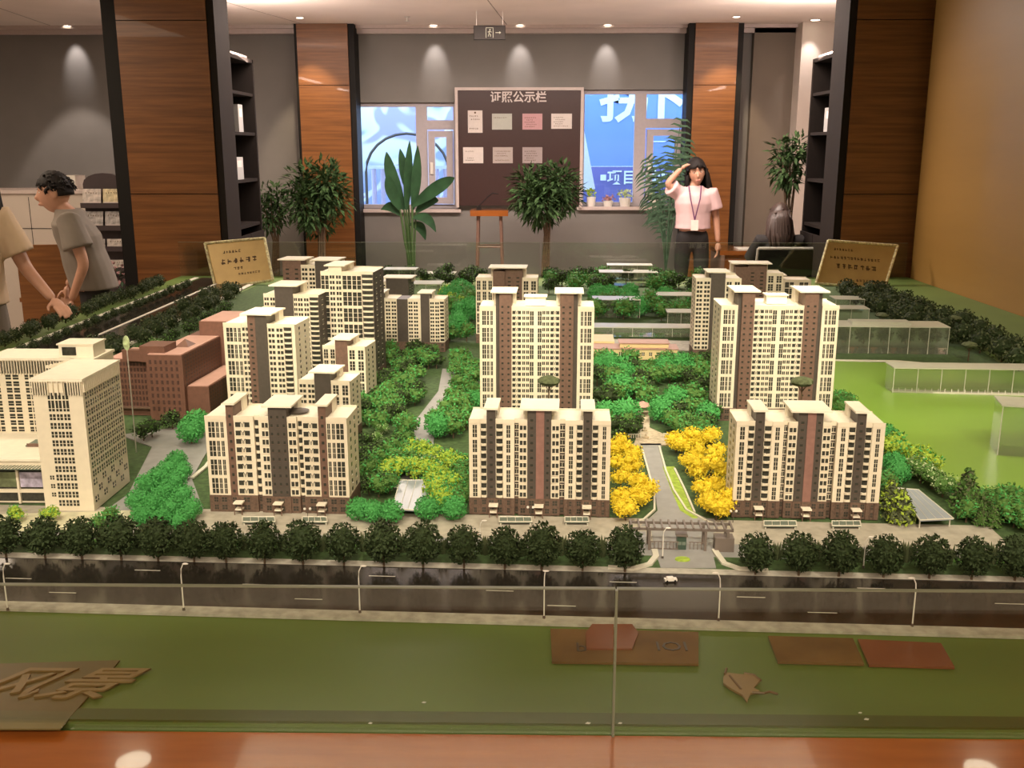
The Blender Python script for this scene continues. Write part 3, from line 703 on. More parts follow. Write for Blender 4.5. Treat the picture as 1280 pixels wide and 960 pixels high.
# hedges and white fence in front of the blocks
hedge = MB().m(M_lgrey)
hm = None
rn = random.Random(12)
def hedge_strip(u0, u1, v, label, h=0.012, wd=0.010, mt=M_lmid):
    m = MB().m(mt); n = max(3, int((u1-u0)/0.012))
    for k in range(n):
        u = u0+(u1-u0)*k/n; q = K(u, v+rn.uniform(-.002, .002)); 
        m.ball((q.x, q.y, G+h*0.5), (0.009, wd*0.6, h*rn.uniform(0.5, 0.75)), 6)
    o = m.build('hedge'); tag(o, label, 'hedge', kind='stuff')
hedge_strip(-1.5, 0.20, 0.365, 'clipped hedge behind the tree row left of the gate')
hedge_strip(0.52, 1.8, 0.365, 'clipped hedge behind the tree row right of the gate')
# ================================================================ MODEL BUILDINGS
def wmesh(name, kind, frame, pane):
    """unit window 1 x 1 in XZ (centre at origin), facing -Y, depth in metres"""
    m = MB()
    t = 0.10; d = 0.0014
    m.m(pane)
    if kind == 'tall':
        m.box(-0.5, 0.5, -0.0004, 0.001, -0.5, 0.5)
        m.m(frame)
        for z in (-0.17, 0.17): m.box(-0.5, 0.5, -0.0009, 0, z-0.012, z+0.012)
        m.box(-0.04, 0.04, -0.0009, 0, -0.5, 0.5)
    elif kind == 'win':
        m.box(-0.5, 0.5, -0.0004, 0.001, -0.5, 0.5)
        m.m(frame); m.box(-0.05, 0.05, -0.0009, 0, -0.5, 0.5); m.box(-0.6, 0.6, -d*1.3, 0, -0.66, -0.5); m.box(-0.55, 0.55, -0.0007, 0, 0.5, 0.58)
    elif kind == 'balc':
        m.box(-0.5, 0.5, -0.0004, 0.001, -0.28, 0.5)
        m.m(frame)
        n = 6; pts = [(-0.56, 0)] + [(-0.56*math.cos(PI*k/n), -0.0055*math.sin(PI*k/n)-0.001) for k in range(n+1)] + [(0.56, 0)]
        m.prism([(a, b_) for a, b_ in pts], -0.5, -0.42)
        for (a, b_), (c, e) in zip(pts[:-1], pts[1:]):
            m.add([(a, b_, -0.42), (c, e, -0.42), (c, e, -0.12), (a, b_, -0.12), (a*0.9, b_*0.8, -0.42), (c*0.9, e*0.8, -0.42), (c*0.9, e*0.8, -0.12), (a*0.9, b_*0.8, -0.12)], [(0,1,2,3),(7,6,5,4),(3,2,6,7)])
    elif kind == 'grille':
        m.box(-0.5, -0.14, -0.0004, 0.001, -0.4, 0.4); m.box(0.14, 0.5, -0.0004, 0.001, -0.4, 0.4)
        m.m(frame); m.box(-0.56, 0.56, -0.0012, 0, -0.52, -0.4)
        m.m(pane)
        for s in (-1, 1): m.add([(s*0.02, -0.001, -0.35), (s*0.02, -0.001, 0.1), (s*0.12, -0.001, 0.5), (s*0.16, -0.001, 0.45), (s*0.06, -0.001, 0.05), (s*0.06, -0.001, -0.35)], [(0,1,2,3,4,5)])
    elif kind == 'core':
        m.box(-0.5, 0.5, -0.0004, 0.001, -0.4, 0.4)
        m.m(frame); m.box(-0.55, 0.55, -0.001, 0, -0.5, -0.4)
    elif kind == 'base':
        m.box(-0.5, 0.5, -0.0004, 0.001, -0.5, 0.5)
        m.m(frame); m.box(-0.03, 0.03, -0.0008, 0, -0.5, 0.5); m.box(-0.5, 0.5, -0.0008, 0, -0.03, 0.03)
    return m
WT = {}
for k, fr, pn in (('tall', M_cream, M_pane), ('win', M_cream, M_pane), ('balc', M_cream, M_pane), ('grille', M_cream, M_pane), ('core', M_brown, M_pane), ('base', M_brown, M_pane)):
    WT[k] = wmesh(k, k, fr, pn)
WM = {k: v.mesh(k+'_window') for k, v in WT.items()}
MATS = dict(c=M_cream, d=M_dark, b=M_brown, p=M_pink, r=M_red)
# bay = (width, colour, proud, style, extra height)
def block(name, label, loc, rz, W, D, H, bays, floors, base=0.046, indiv=True, cat='model building', sides=True, roof=M_roofw, entr=(), base_m=M_base, par=0.012, back=True):
    ro = thing(name, label, cat, loc, rz, None)
    tot = sum(q[0] for q in bays); x = -W/2
    walls = {}
    roofm = MB().m(roof)
    small = MB()
    baseb = MB().m(base_m)
    fh = (H-base-par)/floors
    def put(kind, cx, y, cz, ww, hh):
        nm = {'balc': 'balcony'}.get(kind, 'window')
        if indiv: inst(nm, WM[kind], ro, (cx, y, cz), (ww, 1, hh))
        else:
            src = WT[kind]
            M = Matrix.Translation((cx, y, cz)) @ Matrix.Diagonal((ww, 1, hh, 1))
            o = len(small.v); small.v += [M @ v for v in src.v]
            for f, mi in zip(src.f, src.mi): small.m(src.mats[mi]); small.face([i+o for i in f])
    lids = MB().m(roof)
    nm = {'c': 'wall', 'd': 'charcoal_bay', 'b': 'brown_bay', 'p': 'rose_bay', 'r': 'wall'}
    run = None; runs = []
    for (bw, c, pr_, st_, ex) in bays:
        w_ = bw/tot*W; x0, x1 = x, x+w_; x = x1; cx = (x0+x1)/2
        yf = -D/2-pr_
        wb = walls.setdefault(c, MB().m(MATS[c])) if c == 'c' else MB().m(MATS[c])
        top = H+ex
        wb.box(x0, x1, yf, D/2, base if not ex else 0.0, top-(0.004 if not ex else 0))
        if not ex:
            # parapet rims and recessed flat roof
            pm = walls.setdefault('c', MB().m(M_cream))
            roofm.box(x0, x1, yf, D/2, top-par-0.002, top-par+0.001) if False else None
            t = 0.003
            pm.box(x0, x1, yf-0.0012, yf+t, top-par, top); pm.box(x0, x1, D/2-t, D/2+0.0012, top-par, top)
            roofm.box(x0, x1, yf+t, D/2-t, top-0.0045, top-0.0035)
        else:
            ov = 0.005
            pass
        if ex > 0:
            if run and abs(run[1]-x0) < 1e-5: run[1] = x1; run[2] = min(run[2], yf); run[3] = max(run[3], top)
            else: run = [x0, x1, yf, top]; runs.append(run)
        if c != 'c': wb.build(nm[c], ro)
        baseb.box(x0-(0.001), x1+0.001, yf-0.0015, D/2, 0, base)
        if st_ != 'plain':
            nb = 2
            for k in range(nb):
                put('base', cx, yf-0.0015, base*(0.28+0.46*k), min(w_*0.55, 0.016), base*0.27)
        kk = st_.split('*'); style = kk[0]; n = int(kk[1]) if len(kk) > 1 else 1
        z0 = base
        yy = yf
        if style == 'tall':
            g = max(2, floors//2 - (0 if floors < 14 else floors//6)); gh = (H-base-par)/g
            for i in range(g):
                for j in range(n):
                    ww = w_/n
                    put('tall', x0+ww*(j+0.5), yy, z0+gh*(i+0.5), ww*(0.88 if n == 1 else 0.60), gh*0.82)
        elif style in ('win', 'balc', 'grille', 'core'):
            for i in range(floors + (1 if ex > 0.02 else 0)):
                for j in range(n):
                    ww = w_/n
                    kind = style
                    hh = {'win': 0.58, 'balc': 0.86, 'grille': 0.72, 'core': 0.42}[style]
                    wf = {'win': 0.74, 'balc': 0.82, 'grille': 0.84, 'core': 0.34}[style]
                    put(kind, x0+ww*(j+0.5), yy, z0+fh*(i+0.5), ww*wf, fh*hh)
    # side walls windows (joined), one narrow column on each flank
    if sides:
        sd = small
        for s in (-1, 1):
            for yv in ((-D*0.22), (D*0.18)):
                for i in range(floors):
                    cz = base+fh*(i+0.5)
                    sd.m(M_pane); X0 = s*W/2
                    sd.box(min(X0, X0+s*0.0006), max(X0, X0+s*0.0006), yv-0.006, yv+0.006, cz-fh*0.25, cz+fh*0.25)
                    sd.m(M_cream); sd.box(min(X0, X0+s*0.0014), max(X0, X0+s*0.0014), yv-0.007, yv+0.007, cz-fh*0.34, cz-fh*0.25)
    if back:
        small.m(M_pane)
        for k in range(6):
            for i in range(floors):
                cz = base+fh*(i+0.5); xx = -W/2+W*(k+0.5)/6
                small.box(xx-W*0.03, xx+W*0.03, D/2, D/2+0.0014, cz-fh*0.25, cz+fh*0.25)
    for (x0, x1, yf, top) in runs:
        ov = min(0.022, (x1-x0)*0.32)
        l = MB().m(roof); l.box(x0-ov*0.7, x1+ov*0.7, D*0.02, D/2*0.62, H-0.006, top-0.0005); l.build('lift_house', ro)
        l = MB().m(roof); l.box(x0-ov, x1+ov, yf-0.006, D/2*0.7, top, top+0.005); l.build('roof_lid', ro)
    for c, mb in walls.items(): mb.build(nm[c], ro)
    baseb.build('brick_base', ro)
    if len(roofm.f): roofm.build('flat_roof', ro)
    if len(lids.f): lids.build('roof_lid', ro)
    if len(small.f):
        o = small.build('small_windows', ro); o['kind'] = 'stuff'
    # entrance canopies with steps
    for ex_ in entr:
        m = MB().m(M_roofw); m.box(ex_-0.012, ex_+0.012, -D/2-0.030, -D/2-0.006, 0.030, 0.033); m.box(ex_-0.010, ex_+0.010, -D/2-0.026, -D/2-0.006, 0.012, 0.0145)
        m.m(M_brown); m.box(ex_-0.011, ex_-0.009, -D/2-0.028, -D/2-0.026, 0, 0.03); m.box(ex_+0.009, ex_+0.011, -D/2-0.028, -D/2-0.026, 0, 0.03)
        m.build('entrance_canopy', ro)
    return ro

def roof_bits(ro, items):                   # small plant boxes and rails on a roof
    for (x0, x1, y0, y1, z0, z1) in items:
        m = MB().m(M_roofw); m.box(x0, x1, y0, y1, z0, z1); m.build('roof_box', ro)

A_BAYS = [(12,'c',.004,'plain',0),(17,'c',.004,'tall',0),(10,'c',.004,'plain',0),(23,'c',.001,'balc',0),(30,'d',.005,'core',.026),(27,'c',.001,'balc',0),(10,'c',.004,'plain',0),(15,'c',.004,'tall',0),(13,'c',.004,'plain',0),
          (15,'d',-.008,'win',0),(30,'c',.002,'win',0),(30,'d',.004,'core',.026),(28,'p',.006,'plain',.026),(24,'d',.004,'core',.026),(30,'c',.002,'win',0),(18,'d',-.008,'win',0),
          (13,'c',.004,'plain',0),(15,'c',.004,'tall',0),(10,'c',.004,'plain',0),(24,'c',.001,'balc',0),(30,'d',.005,'core',.026),(23,'c',.001,'balc',0),(13,'c',.004,'plain',0),(13,'c',.004,'tall',0),(15,'c',.004,'plain',0)]
# joined centre core is one wide bay group: keep its three lids as one
def front_block(x, y, label, W, D=0.115, H=0.259):
    return block('apartment_block', label, (x, y+D/2, G+0.004), A0, W, D, H, A_BAYS, 10, entr=(-W*0.325, 0.0, W*0.34))
front_block(0.034, 2.450, 'eleven storey cream and charcoal model apartment block, middle of the front row', 0.364)
front_block(0.722, 2.440, 'eleven storey cream and charcoal model apartment block, right end of the front row', 0.372)
B_BAYS = [(10,'c',.004,'plain',0),(26,'c',.004,'tall',0),(34,'c',.004,'tall*2',0),(8,'c',.004,'plain',0),(26,'b',.003,'core',.030),(62,'c',.002,'grille',0),(10,'c',.002,'plain',0),(18,'d',-.006,'balc',0),(8,'c',.003,'plain',0),(30,'c',.004,'win',0),
          (66,'d',.007,'core*3',.026),(34,'c',.004,'win',0),(18,'c',-.006,'balc',0),(60,'c',.002,'grille',0),(28,'b',.003,'core',.030),(34,'c',.004,'tall*2',0),(30,'c',.004,'tall',0),(10,'c',.004,'plain',0)]
bl = block('apartment_block', 'cream model apartment block with brown towers, left end of the front row', (-0.647, 2.462+0.06, G+0.004), A0, 0.372, 0.125, 0.262, B_BAYS, 9, entr=(-0.105, 0.0, 0.115))
m = MB().m(M_dark); m.lathe([(0.028, 0), (0.03, 0.003), (0.012, 0.007)], 16); m.build('roof_garden_disc', bl, loc=(0.045, -0.012, 0.262))
# tall towers
T_BAYS = [(8,'c',.003,'plain',0),(14,'c',.003,'tall',0),(24,'c',.003,'tall*2',0),(8,'c',.003,'plain',0),(12,'d',-.004,'plain',.040),(40,'b',.008,'core*2',.045),(34,'c',.003,'grille',0),(26,'c',.002,'win*2',0),(14,'c',.004,'tall',0),(12,'c',.004,'plain',0),(14,'c',.004,'tall',0),(26,'c',.002,'win*2',0),(34,'c',.003,'grille',0),
          (44,'b',.008,'core*2',.045),(14,'d',-.004,'plain',.040),(8,'c',.003,'plain',0),(24,'c',.003,'tall*2',0),(14,'c',.003,'tall',0),(8,'c',.003,'plain',0)]
t1 = block('residential_tower', 'tall cream model tower with two brown shafts in the middle, behind the middle front block', (0.033, 3.42, G+0.002), R(-2), 0.392, 0.13, 0.412, T_BAYS, 18)
t2 = block('residential_tower', 'tall cream model tower with two brown shafts on the right, behind the right front block', (0.868, 3.47, G+0.002), R(-1), 0.402, 0.16, 0.412, T_BAYS, 18)
for t in (t1, t2):
    roof_bits(t, [(-0.04, 0.03, -0.045, 0.0, 0.411, 0.440)])
    m = MB().m(M_roofw); m.box(-0.045, 0.035, -0.05, 0.005, 0.440, 0.4435); m.build('penthouse_lid', t)
# left cluster
C_BAYS = [(8,'c',.003,'plain',0),(22,'c',.003,'tall',0),(26,'c',.003,'tall*2',0),(22,'c',0,'grille',0),(24,'b',.01,'core',.03),(34,'d',.012,'plain',.03),(50,'c',.004,'win*2',0),(24,'d',.003,'balc',0),(10,'c',.003,'plain',0)]
block('residential_tower', 'cream model tower with broad brown shaft, directly behind the left front block', (-0.915, 3.42, G+0.002), R(-6), 0.255, 0.15, 0.352, C_BAYS, 15, indiv=True)
D_BAYS = [(40,'c',.003,'win*2',0),(60,'d',.01,'plain',.03),(14,'c',.003,'win',0),(40,'c',.006,'win*2',0),(30,'d',.004,'balc',0)]
block('residential_tower', 'slim brown and cream model tower between the left tower and the tallest left tower', (-0.93, 3.97, G+0.002), R(-6), 0.225, 0.16, 0.375, D_BAYS, 16, indiv=False)
E_BAYS = [(22,'c',.004,'tall',.0),(34,'c',.006,'win*2',.02),(26,'c',.002,'tall',0),(26,'c',.004,'tall',0),(30,'d',.002,'balc',0)]
block('residential_tower', 'tallest cream model tower of the left cluster with many windows', (-0.72, 4.06, G+0.002), R(-5), 0.215, 0.18, 0.455, E_BAYS, 18, indiv=False)
F_BAYS = [(50,'b',.0,'core*2',0.02),(40,'c',.0,'win*2',0),(50,'d',.006,'plain',.02)]
block('residential_tower', 'brown model tower at the back of the left cluster', (-1.03, 4.75, G+0.002), R(-6), 0.25, 0.16, 0.40, F_BAYS, 16, indiv=False)
G_BAYS = [(12,'c',.003,'plain',0),(36,'c',.003,'win*2',0),(30,'d',.008,'plain',.025),(8,'c',.002,'plain',0),(40,'c',.003,'win*2',0),(38,'d',.001,'plain',-.004),(36,'c',.003,'win*2',0),(8,'c',.002,'plain',0),(30,'d',.008,'plain',.025),(34,'c',.003,'win*2',0),(16,'c',.003,'balc',0)]
block('apartment_block', 'long cream and charcoal model block at the back of the left gardens', (-0.585, 4.66, G+0.002), R(-4), 0.40, 0.12, 0.252, G_BAYS, 11, indiv=False)
H_BAYS = [(46,'c',.0,'tall*2',0),(42,'b',.006,'plain',.022),(60,'c',.004,'tall*2',0)]
block('apartment_block', 'small cream and brown model block beside the tallest left tower', (-0.672, 3.66, G+0.002), R(-8), 0.165, 0.13, 0.225, H_BAYS, 9, indiv=False)
I_BAYS = [(40,'c',.0,'win*2',0),(38,'d',.008,'plain',.024),(44,'c',.003,'tall*2',0)]
block('apartment_block', 'low cream model block just behind the right end of the left front block', (-0.645, 3.14, G+0.002), R(-6), 0.17, 0.12, 0.215, I_BAYS, 9, indiv=False)
J_BAYS = [(50,'c',.0,'tall*3',0),(34,'b',.006,'plain',.03),(50,'b',-.01,'core*2',.045),(44,'c',.0,'tall*2',0)]
block('residential_tower', 'cream and brown model tower far behind the middle tall tower', (-0.10, 4.87, G+0.002), R(-3), 0.30, 0.14, 0.325, J_BAYS, 14, indiv=False)
block('residential_tower', 'narrow cream model tower half hidden left of the right tall tower', (0.855, 4.50, G+0.002), R(-2), 0.20, 0.14, 0.372, I_BAYS, 16, indiv=False)
block('residential_tower', 'model tower far behind the right tall tower', (1.15, 5.2, G+0.002), R(-3), 0.34, 0.14, 0.31, J_BAYS, 13, indiv=False)
block('apartment_block', 'distant low cream model block right behind the right tall tower', (1.42, 5.75, G+0.002), R(-3), 0.40, 0.14, 0.205, H_BAYS, 9, indiv=False)
block('apartment_block', 'distant cream model block behind the long left block', (-0.80, 5.35, G+0.002), R(-5), 0.34, 0.14, 0.24, F_BAYS, 12, indiv=False)

# mushroom trees standing behind the front row
def flat_tree(x, y, h, r, label, mt, grp=None, zb=G+0.002):
    ro = thing('flat_topped_tree', label, 'model tree', (x, y, zb), 0, grp)
    m = MB().m(M_trunk); m.tube([(0, 0, 0), (0, 0, h-0.008)], [0.0035, 0.0022], 6); 
    for a in range(5): m.tube([(0, 0, h-0.03), (r*0.5*math.cos(a*1.256), r*0.5*math.sin(a*1.256), h-0.008)], 0.001, 4)
    m.build('trunk', ro)
    m = MB().m(mt); rn = random.Random(int(x*1000)); n = 18; vs = []; prof = ((0.2, -0.006), (0.75, -0.009), (1.0, 0.0), (0.8, 0.008), (0.3, 0.014))
    for rr, z in prof:
        for k in range(n): 
            q = r*rr*(1+rn.uniform(-.1, .1)); vs.append((q*math.cos(2*PI*k/n), q*math.sin(2*PI*k/n), h+z+rn.uniform(-.001, .001)))
    m.add(vs, [(i*n+k, i*n+(k+1)%n, (i+1)*n+(k+1)%n, (i+1)*n+k) for i in range(4) for k in range(n)] + [tuple(range(n-1, -1, -1)), tuple(4*n+k for k in range(n))])
    m.build('canopy', ro); return ro
flat_tree(0.060, 2.70, 0.304, 0.033, 'dark flat topped model tree behind the middle front block', M_lgrey)
flat_tree(0.765, 2.70, 0.304, 0.033, 'dark flat topped model tree behind the right front block', M_lgrey)
flat_tree(*at(1210, 452).xy, 0.075, 0.035, 'pale flat topped tree at the far lake shore on the right', M_lgrey)
flat_tree(*at(1101, 412).xy, 0.075, 0.035, 'flat topped tree behind the clear blocks by the lake', M_lgrey)
flat_tree(*at(1190, 420).xy, 0.09, 0.04, 'flat topped tree within the dark tree belt on the right', M_lgrey)
flat_tree(*at(548, 372).xy, 0.10, 0.04, 'flat topped tree far behind the left long block', M_lgrey)
flat_tree(*at(790, 352).xy, 0.08, 0.04, 'flat topped tree at the very back behind the clear blocks', M_lgrey)

# ---------------------------------------------------------------- cream office tower group
ro = thing('office_tower', 'cream model office tower with a podium at the left edge of the model', 'model building', (-1.20, 2.46, G+0.004), R(0))
fx0, fx1 = -0.075, 0.055; D1 = 0.24; H1 = 0.352
m = MB().m(M_cream); m.box(fx0, fx1, 0, D1, 0, H1); m.build('wall', ro)
for q in ((-0.36, fx0+0.03, 0.31, 0.44, 0, 0.341), (fx0-0.02, fx0+0.03, D1, 0.31, 0, 0.341)):
    m = MB().m(M_cream); m.box(*q); m.build('rear_wing_wall', ro)
m = MB().m(M_cream); m.box(-0.36, fx0, 0.06, 0.31, 0, 0.118); m.build('podium_wall', ro)
m = MB().m(M_roofw); m.box(fx0-0.004, fx1+0.004, -0.004, D1, H1, H1+0.007); m.build('roof_slab', ro)
m = MB().m(M_roofw); m.box(-0.364, fx0+0.034, 0.306, 0.444, 0.341, 0.348); m.box(fx0-0.024, fx0+0.034, D1+0.002, 0.306, 0.341, 0.348); m.build('rear_wing_roof', ro)
m = MB().m(M_roofw); m.box(-0.365, fx0, 0.056, 0.309, 0.118, 0.124); m.build('podium_roof', ro)
m = MB().m(M_roofw); m.box(-0.15, -0.05, 0.32, 0.40, 0.348, 0.384); m.box(-0.154, -0.046, 0.316, 0.404, 0.384, 0.388); m.build('roof_house', ro)
m = MB().m(M_pane); m.box(-0.14, -0.10, 0.318, 0.3205, 0.354, 0.378); m.build('roof_house_window', ro)
m = MB().m(M_glassy); m.box(-0.20, -0.12, 0.17, 0.23, 0.124, 0.128); m.m(M_brown); m.box(-0.195, -0.125, 0.168, 0.17, 0.1245, 0.134); m.build('skylight', ro)
owin = MB().m(M_pane); owin.box(-0.5, 0.5, -0.0006, 0.001, -0.5, 0.5); owin.m(M_cream); owin.box(-0.06, 0.06, -0.0012, 0, -0.5, 0.5); owin.box(-0.5, 0.5, -0.0012, 0, -0.06, 0.02); OW = owin.mesh('office_window')
fl = 0.0235
for i in range(14):
    z = 0.022+fl*i
    for j, ox in enumerate((-0.045, -0.026, -0.007)):
        if i == 13: continue
        inst('window', OW, ro, (ox+0.016, 0, z), (0.0155, 1, 0.016 if i < 12 else 0.036))
    if i in (1, 2, 3): inst('window', OW, ro, (-0.048, 0, z), (0.011, 1, 0.011))
for i in range(13):                          # right flank, facing +x
    z = 0.028+fl*i
    for j in range(8):
        if i < 3 and (i+j) % 2: continue
        inst('window', OW, ro, (fx1, 0.022+j*0.0282, z), (0.020, 1, 0.016), (0, 0, PI/2))
for i in range(9):
    z = 0.135+0.0195*i
    for j in range(5):
        inst('window', OW, ro, (-0.34+j*0.05, 0.31, z), (0.038 if j % 2 else 0.026, 1, 0.014))
fins = MB().m(M_cream)                       # vertical fins under the eaves
for k in range(20):
    xx = fx0+0.003+k*(fx1-fx0-0.006)/19
    if 5 < k < 14 and k % 2: continue
    fins.box(xx-0.0012, xx+0.0012, -0.005, 0, H1-0.036, H1)
for k in range(30): fins.box(fx1, fx1+0.004, 0.004+k*0.0078, 0.0062+k*0.0078, H1-0.03, H1)
for k in range(34): fins.box(-0.36+k*0.0082, -0.358+k*0.0082, 0.304, 0.31, 0.300, 0.340)
o = fins.build('eave_fins', ro); o['kind'] = 'stuff'
m = MB().m(M_pane); m.box(fx0+0.002, fx0+0.04, -0.0008, 0.0005, H1-0.036, H1-0.004); m.build('eave_glazing', ro); m = MB().m(M_pane); m.box(fx1-0.045, fx1-0.002, -0.0008, 0.0005, H1-0.036, H1-0.004); m.build('eave_glazing', ro); m = MB().m(M_pane); m.box(-0.355, -0.08, 0.3092, 0.3105, 0.302, 0.338); m.build('eave_glazing', ro)
pg = MB().m(M_cream)                         # roof pergola in the notch
for k in range(7): pg.box(fx0-0.06+k*0.006, fx0, 0.20+k*0.014, 0.204+k*0.014, 0.342, 0.350)
pg.build('roof_pergola', ro)
m = MB().m(M_pane); m.box(-0.35, -0.085, 0.0585, 0.0605, 0.040, 0.100); m.build('shop_glazing', ro)
m = MB().m(M_pane); m.box(-0.35, -0.085, 0.0585, 0.0605, 0.006, 0.030); m.build('shop_glazing', ro)
m = MB().m(M_cream)
for xx in (-0.355, -0.262, -0.170, -0.080): m.box(xx-0.003, xx+0.003, 0.052, 0.06, 0, 0.104)
m.box(-0.36, -0.08, 0.0525, 0.06, 0.031, 0.040); m.build('shop_frame', ro)
m = MB().m(mat('poster_green', (0.16, 0.19, 0.10), 0.3, noise_amt=0.5, scale=40)); m.box(-0.255, -0.176, 0.056, 0.0584, 0.046, 0.088); m.build('picture_panel', ro)
m = MB().m(mat('poster_violet', (0.42, 0.38, 0.50), 0.3, noise_amt=0.45, scale=60)); m.box(-0.165, -0.086, 0.056, 0.0584, 0.046, 0.088); m.build('picture_panel', ro)
m = MB().m(M_glassy); m.box(-0.36, -0.08, 0.028, 0.06, 0.104, 0.106); m.build('glass_awning', ro)
for k in range(32):
    m = MB().m(M_cream); m.box(-0.36+k*0.009, -0.3585+k*0.009, 0.027, 0.06, 0.106, 0.1072); m.build('awning_bar', ro)
# red brown building
ro = thing('brick_building', 'red brown model building with rose roofs behind the cream office tower', 'model building', (-1.30, 3.36, G+0.003), R(-4))
for q in ((-0.20, -0.03, 0.06, 0.26, 0, 0.205), (-0.03, 0.10, 0, 0.50, 0, 0.235), (-0.06, 0.03, 0.02, 0.12, 0.205, 0.262), (0.02, 0.16, 0.36, 0.60, 0, 0.292), (0.10, 0.18, 0.02, 0.36, 0, 0.12), (0.10, 0.26, 0.48, 0.9, 0, 0.27), (-0.13, 0.0, 0.03, 0.06, 0.205, 0.245)):
    m = MB().m(M_red); m.box(*q); m.build('wall', ro)
m = MB().m(M_redroof); m.box(-0.20, -0.03, 0.065, 0.26, 0.205, 0.208); m.box(-0.025, 0.096, 0.005, 0.358, 0.235, 0.238); m.box(0.025, 0.155, 0.365, 0.595, 0.292, 0.295); m.box(0.104, 0.176, 0.025, 0.355, 0.12, 0.123); m.build('roof', ro)
m = MB().m(M_roofw); m.box(0.105, 0.255, 0.62, 0.895, 0.27, 0.274); m.build('pale_roof', ro)
m = MB().m(M_red); m.add([(0.02, 0.13, 0.238), (0.07, 0.13, 0.238), (0.07, 0.2, 0.238), (0.02, 0.2, 0.238), (0.045, 0.165, 0.262)], [(0,1,4),(1,2,4),(2,3,4),(3,0,4)]); m.build('pyramid_skylight', ro)
w = MB().m(mat('rust_pane', (0.07, 0.035, 0.028), 0.4))
for i in range(8):
    for j in range(13): w.box(-0.195+j*0.0125, -0.188+j*0.0125, 0.0592, 0.0605, 0.035+i*0.021, 0.048+i*0.021)
    for j in range(6): w.box(-0.02+j*0.019, -0.012+j*0.019, -0.0008, 0.0005, 0.035+i*0.024, 0.049+i*0.024)
    for j in range(14): w.box(0.0995, 0.1008, 0.02+j*0.024, 0.033+j*0.024, 0.125+i*0.0135, 0.133+i*0.0135)
    for j in range(14): w.box(0.1795, 0.1808, 0.03+j*0.023, 0.042+j*0.023, 0.012+i*0.0135, 0.020+i*0.0135)
o = w.build('small_windows', ro); o['kind'] = 'stuff'
m = MB().m(M_brown); m.box(-0.20, -0.03, 0.045, 0.06, 0.028, 0.034); m.build('ledge_band', ro)
# yellow low building in the middle distance
ro = thing('school_building', 'low yellow cream model building beyond the central gardens', 'model building', (0.50, 4.42, G+0.003), R(-2))
M_yel = mat('yellow_board', (0.62, 0.50, 0.26), 0.5)
for q in ((-0.20, 0.18, 0, 0.12, 0, 0.048), (-0.08, 0.14, 0.02, 0.11, 0.048, 0.070), (-0.2, -0.1, 0.12, 0.3, 0, 0.06)):
    m = MB().m(M_yel); m.box(*q); m.build('wall', ro)
m = MB().m(M_redroof); m.box(-0.205, 0.185, -0.005, 0.12, 0.048, 0.051); m.build('roof', ro); m = MB().m(M_redroof); m.box(-0.085, 0.145, 0.015, 0.115, 0.070, 0.074); m.build('roof', ro)
for k in range(11):
    inst('window', OW, ro, (-0.18+k*0.034, 0, 0.026), (0.014, 1, 0.015))
# clear acrylic neighbour blocks
def acrylic(pl, pr, py, H, D, label, rz=-2.5, tiers=1):
    a = at(pl, py); c = at(pr, py); W = abs(c.x-a.x)
    r_ = thing('acrylic_block', label, 'clear model block', ((a.x+c.x)/2, (a.y+c.y)/2+D/2, G+0.003), R(rz))
    m = MB().m(M_acry); m.box(-W/2, W/2, -D/2, D/2, 0, H); m.build('clear_body', r_)
    m = MB().m(M_acedge); m.box(-W/2-0.004, W/2+0.004, -D/2-0.004, D/2+0.004, H, H+0.004); m.build('roof_sheet', r_)
    n = max(2, int(W/0.09))
    for k in range(n+1):
        xx = -W/2+W*k/n; m = MB().m(M_acedge); m.box(xx-0.0015, xx+0.0015, -D/2-0.0015, -D/2+0.0005, 0, H); m.build('joint_edge', r_)
    if tiers > 1:
        m = MB().m(M_acedge); m.box(-W*0.3, W*0.2, -D/4, D/4, H+0.004, H+0.018); m.build('roof_tier', r_)
    return r_
acrylic(1038, 1183, 443, 0.125, 0.16, 'long clear acrylic block along the far shore of the lake', tiers=2)
acrylic(1042, 1085, 408, 0.09, 0.12, 'small clear acrylic block behind the long one by the lake')
acrylic(460, 552, 378, 0.11, 0.16, 'clear acrylic block behind the long left block')
acrylic(480, 520, 360, 0.12, 0.14, 'farther clear acrylic block at the back left of the middle')
acrylic(525, 568, 352, 0.05, 0.14, 'low clear acrylic block at the very back left of the middle tower')
acrylic(750, 822, 358, 0.09, 0.16, 'clear acrylic block at the back between the two tall towers')
acrylic(760, 815, 350, 0.10, 0.14, 'farthest clear acrylic block between the two tall towers')
acrylic(742, 800, 398, 0.10, 0.14, 'clear acrylic block with white roof right of the middle tower')
acrylic(822, 870, 392, 0.10, 0.14, 'clear acrylic block left of the right tall tower')
acrylic(742, 890, 422, 0.045, 0.12, 'long low clear acrylic block behind the yellow building')
acrylic(835, 868, 408, 0.07, 0.12, 'small clear acrylic block at the left foot of the right tall tower')
acrylic(1045, 1080, 388, 0.06, 0.14, 'distant clear acrylic block in front of the right tree belt')
acrylic(895, 985, 362, 0.05, 0.14, 'distant low clear acrylic block under the right plaque side')
acrylic(1118, 1292, 494, 0.10, 0.10, 'long clear acrylic block standing on the jetty in the lake')
acrylic(1256, 1330, 574, 0.16, 0.12, 'clear acrylic block on the right edge in the lake', -14)

